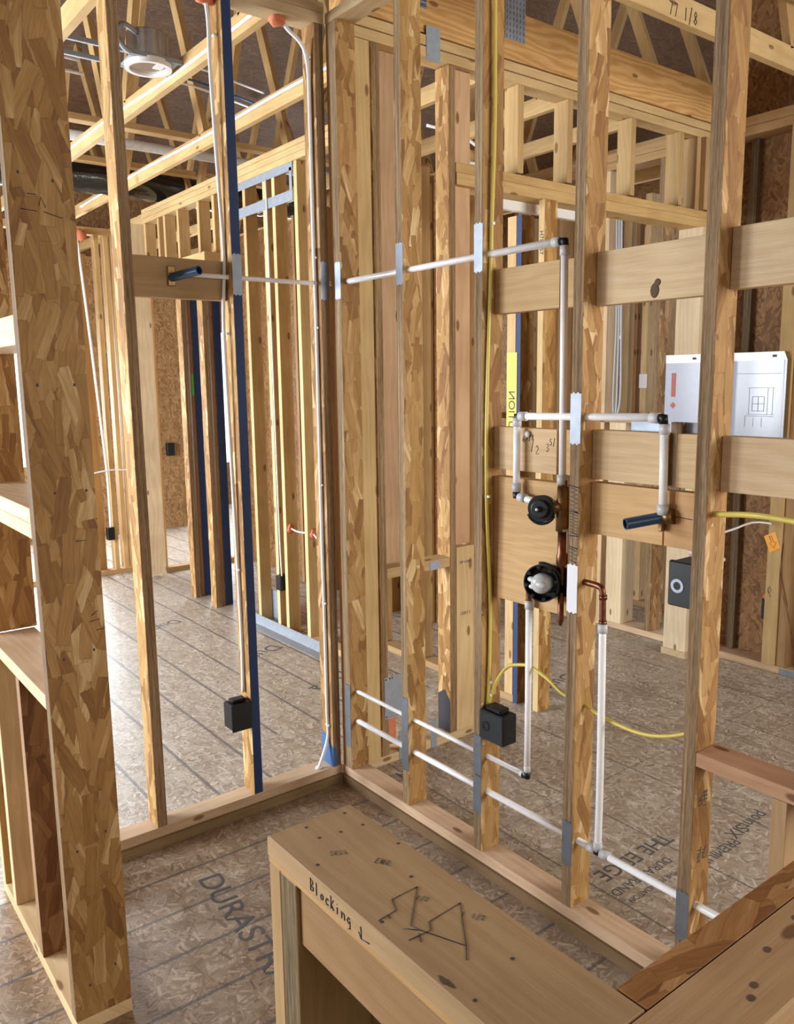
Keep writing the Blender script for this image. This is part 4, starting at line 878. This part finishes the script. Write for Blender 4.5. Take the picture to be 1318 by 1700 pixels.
MB().tube([(X, -1.347, 1.085), (X, -1.3465, 1.098)], .012, COPPER, 14).build('copper_collar', w2)
MB().tube([(X, -1.348, 1.01), (X, -1.3475, 1.022)], .0115, COPPER, 14).build('copper_collar', w2)
# valves
v = empty('shower_valve', (.02, -1.13, 1.33), 'upper shower valve with round black guard and brass body', 'valve')
MB().tube([(X, -1.187, 1.42), (X, -1.187, 1.395)], .014, BRASS, 16).build('inlet_nut', v)
MB().tube([(X, -1.187, 1.40), (X, -1.187, 1.265)], [.016, .019], BRASS, 16).build('brass_body', v)
MB().tube([(X, -1.187, 1.34), (.0, -1.15, 1.335)], .02, BRASS, 16).build('brass_port', v)
MB().tube([(X, -1.19, 1.273), (X, -1.19, 1.265)], .017, RING, 16).build('white_gasket', v)
c0, ax = Vector((.010, -1.133, 1.331)), Vector((-.93, -.34, .05)).normalized()
MB().tube([c0, c0+ax*.03], [.040, .041], BLACK, 36).build('black_guard', v)
MB().tube([c0+ax*.03, c0+ax*.040, c0+ax*.041], [.028, .027, .024], GREYBOX, 32).build('guard_cap', v)
MB().tube([c0+ax*.04, c0+ax*.047, c0+ax*.048, c0+ax*.058], [.009, .009, .004, .004], BLACK, 14).ball(tuple(c0+ax*.059), .0045, WHITE).build('spindle', v)
lp = MB(); n1 = ax.cross(Vector((0, 0, 1))).normalized(); n2 = ax.cross(n1).normalized()
if n2.z > 0: n2 = -n2
lp.tube([c0+ax*.024+(n1*math.cos(a_)+n2*math.sin(a_))*.046 for a_ in [math.radians(25+13*k) for k in range(11)]], .0045, BLACK, 8); lp.build('guard_lip', v)
MB().tube([(X, -1.188, 1.262), (X, -1.188, 1.20), (X, -1.188, 1.19), (X, -1.188, 1.165), (X, -1.188, 1.155), (X, -1.188, 1.1)], [.013, .013, .0165, .0165, .0105, .0105], COPPER, 16).build('copper_pipe', v)
v = empty('shower_valve', (.02, -1.13, 1.10), 'lower shower valve with black slotted guard and clear plastic cap', 'valve')
c0, ax = Vector((.018, -1.135, 1.100)), Vector((-.93, -.34, .05)).normalized()
n1 = ax.cross(Vector((0, 0, 1))).normalized(); n2 = ax.cross(n1).normalized()
MB().hollow(c0, c0+ax*.034, .058, .054, BLACK, 40).tube([c0, c0+ax*.004], .056, BLACK, 36).build('black_guard', v)
for k in range(8):
    a = k*math.pi/4+.2; q_ = c0+(n1*math.cos(a)+n2*math.sin(a))*.050
    MB().tube([q_+ax*.003, q_+ax*.036], .006, BLACK, 8).build('guard_rib', v)
MB().tube([c0+(n1*math.cos(a_)+n2*math.sin(a_))*.063+ax*.026 for a_ in [math.radians(200+9*k) for k in range(10)]], .004, BLACK, 8).build('guard_lip', v)
MB().tube([c0+ax*.004, c0+ax*.040, c0+ax*.052, c0+ax*.058], [.032, .031, .026, .012], CLEAR, 28).build('clear_cap', v)
MB().ball(tuple(c0+ax*.052-n1*.004), (.012, .024, .012), CLEAR, sub=3).build('clear_wing', v)
MB().ball(tuple(c0+ax*.05+Vector((0, .030, .010))), (.010, .016, .009), CLEAR, sub=3).build('clear_wing', v)
MB().ball(tuple(c0+ax*.05+Vector((0, .026, -.012))), (.010, .014, .008), CLEAR, sub=3).build('clear_wing', v)
MB().tube([(X, -1.188, 1.075), (X, -1.188, .985), (X, -1.188, .97)], [.0095, .0095, .004], COPPER, 14).build('copper_tail', v)
MB().box(.035, .05, -1.21, -1.10, 1.06, 1.15, BLACK, .004).build('valve_body', v)
# blue stubs
bs = empty('stub_pipe', (0, -1.5, 1.34), 'blue plastic stub pipe poking out of the lower plywood panel', 'pipe')
MB().hollow((.048, -1.535, 1.350), (-.055, -1.479, 1.334), .0155, .0125, BLUEPVC, 24).build('blue_tube', bs)
MB().tube([(-.044, -1.485, 1.3357), (-.042, -1.486, 1.336)], .012, BLACK, 20).build('dark_bore', bs)
MB().tube([(.045, -1.56, 1.352), (.04, -1.53, 1.349)], .02, BRASS, 16).build('brass_fitting', bs)
MB().box(.030, .05, -1.535, -1.52, 1.31, 1.35, BRASS, .003).build('brass_ear', bs)
strokes(b4q, 'saw_cut', [[(-1.56, 1.352), (-1.61, 1.35)]], lambda a, z: (.0515, a, z), .001, DARKDUST)
bs = empty('stub_pipe', (-.6, .03, 2.1), 'blue plastic stub pipe poking out of the left wall blocking board', 'pipe')
MB().hollow((-.64, .05, 2.09), (-.59, -.075, 2.105), .0155, .0125, BLUEPVC, 24).build('blue_tube', bs)
MB().tube([(-.597, -.057, 2.103), (-.598, -.055, 2.1028)], .0125, BLACK, 20).build('dark_bore', bs)
MB().box(-.655, -.625, .044, .052, 2.06, 2.13, BRASS, .003).build('brass_ear', bs)
# caution tape
ct = MB().box(1.196, 1.199, .14, .21, 1.30, 1.85, YTAPE).build('caution_tape'); tag(ct, 'yellow caution tape hanging beside the blue-edged stud beyond the opening', 'tape')
beam('wall_stud', (1.2, 1.289, .155, .215, .04, 2.51), 'lum', 'pale stud with yellow caution tape just left of the blue-edged stud', 'stud', 'studs beyond the wide opening', tint=(1, .9, .75))
text(ct, 'printed_words', 'CAUTION', frame((1.1955, .175, 1.52), (0, 0, 1), (0, -1, 0)), .062, INK)
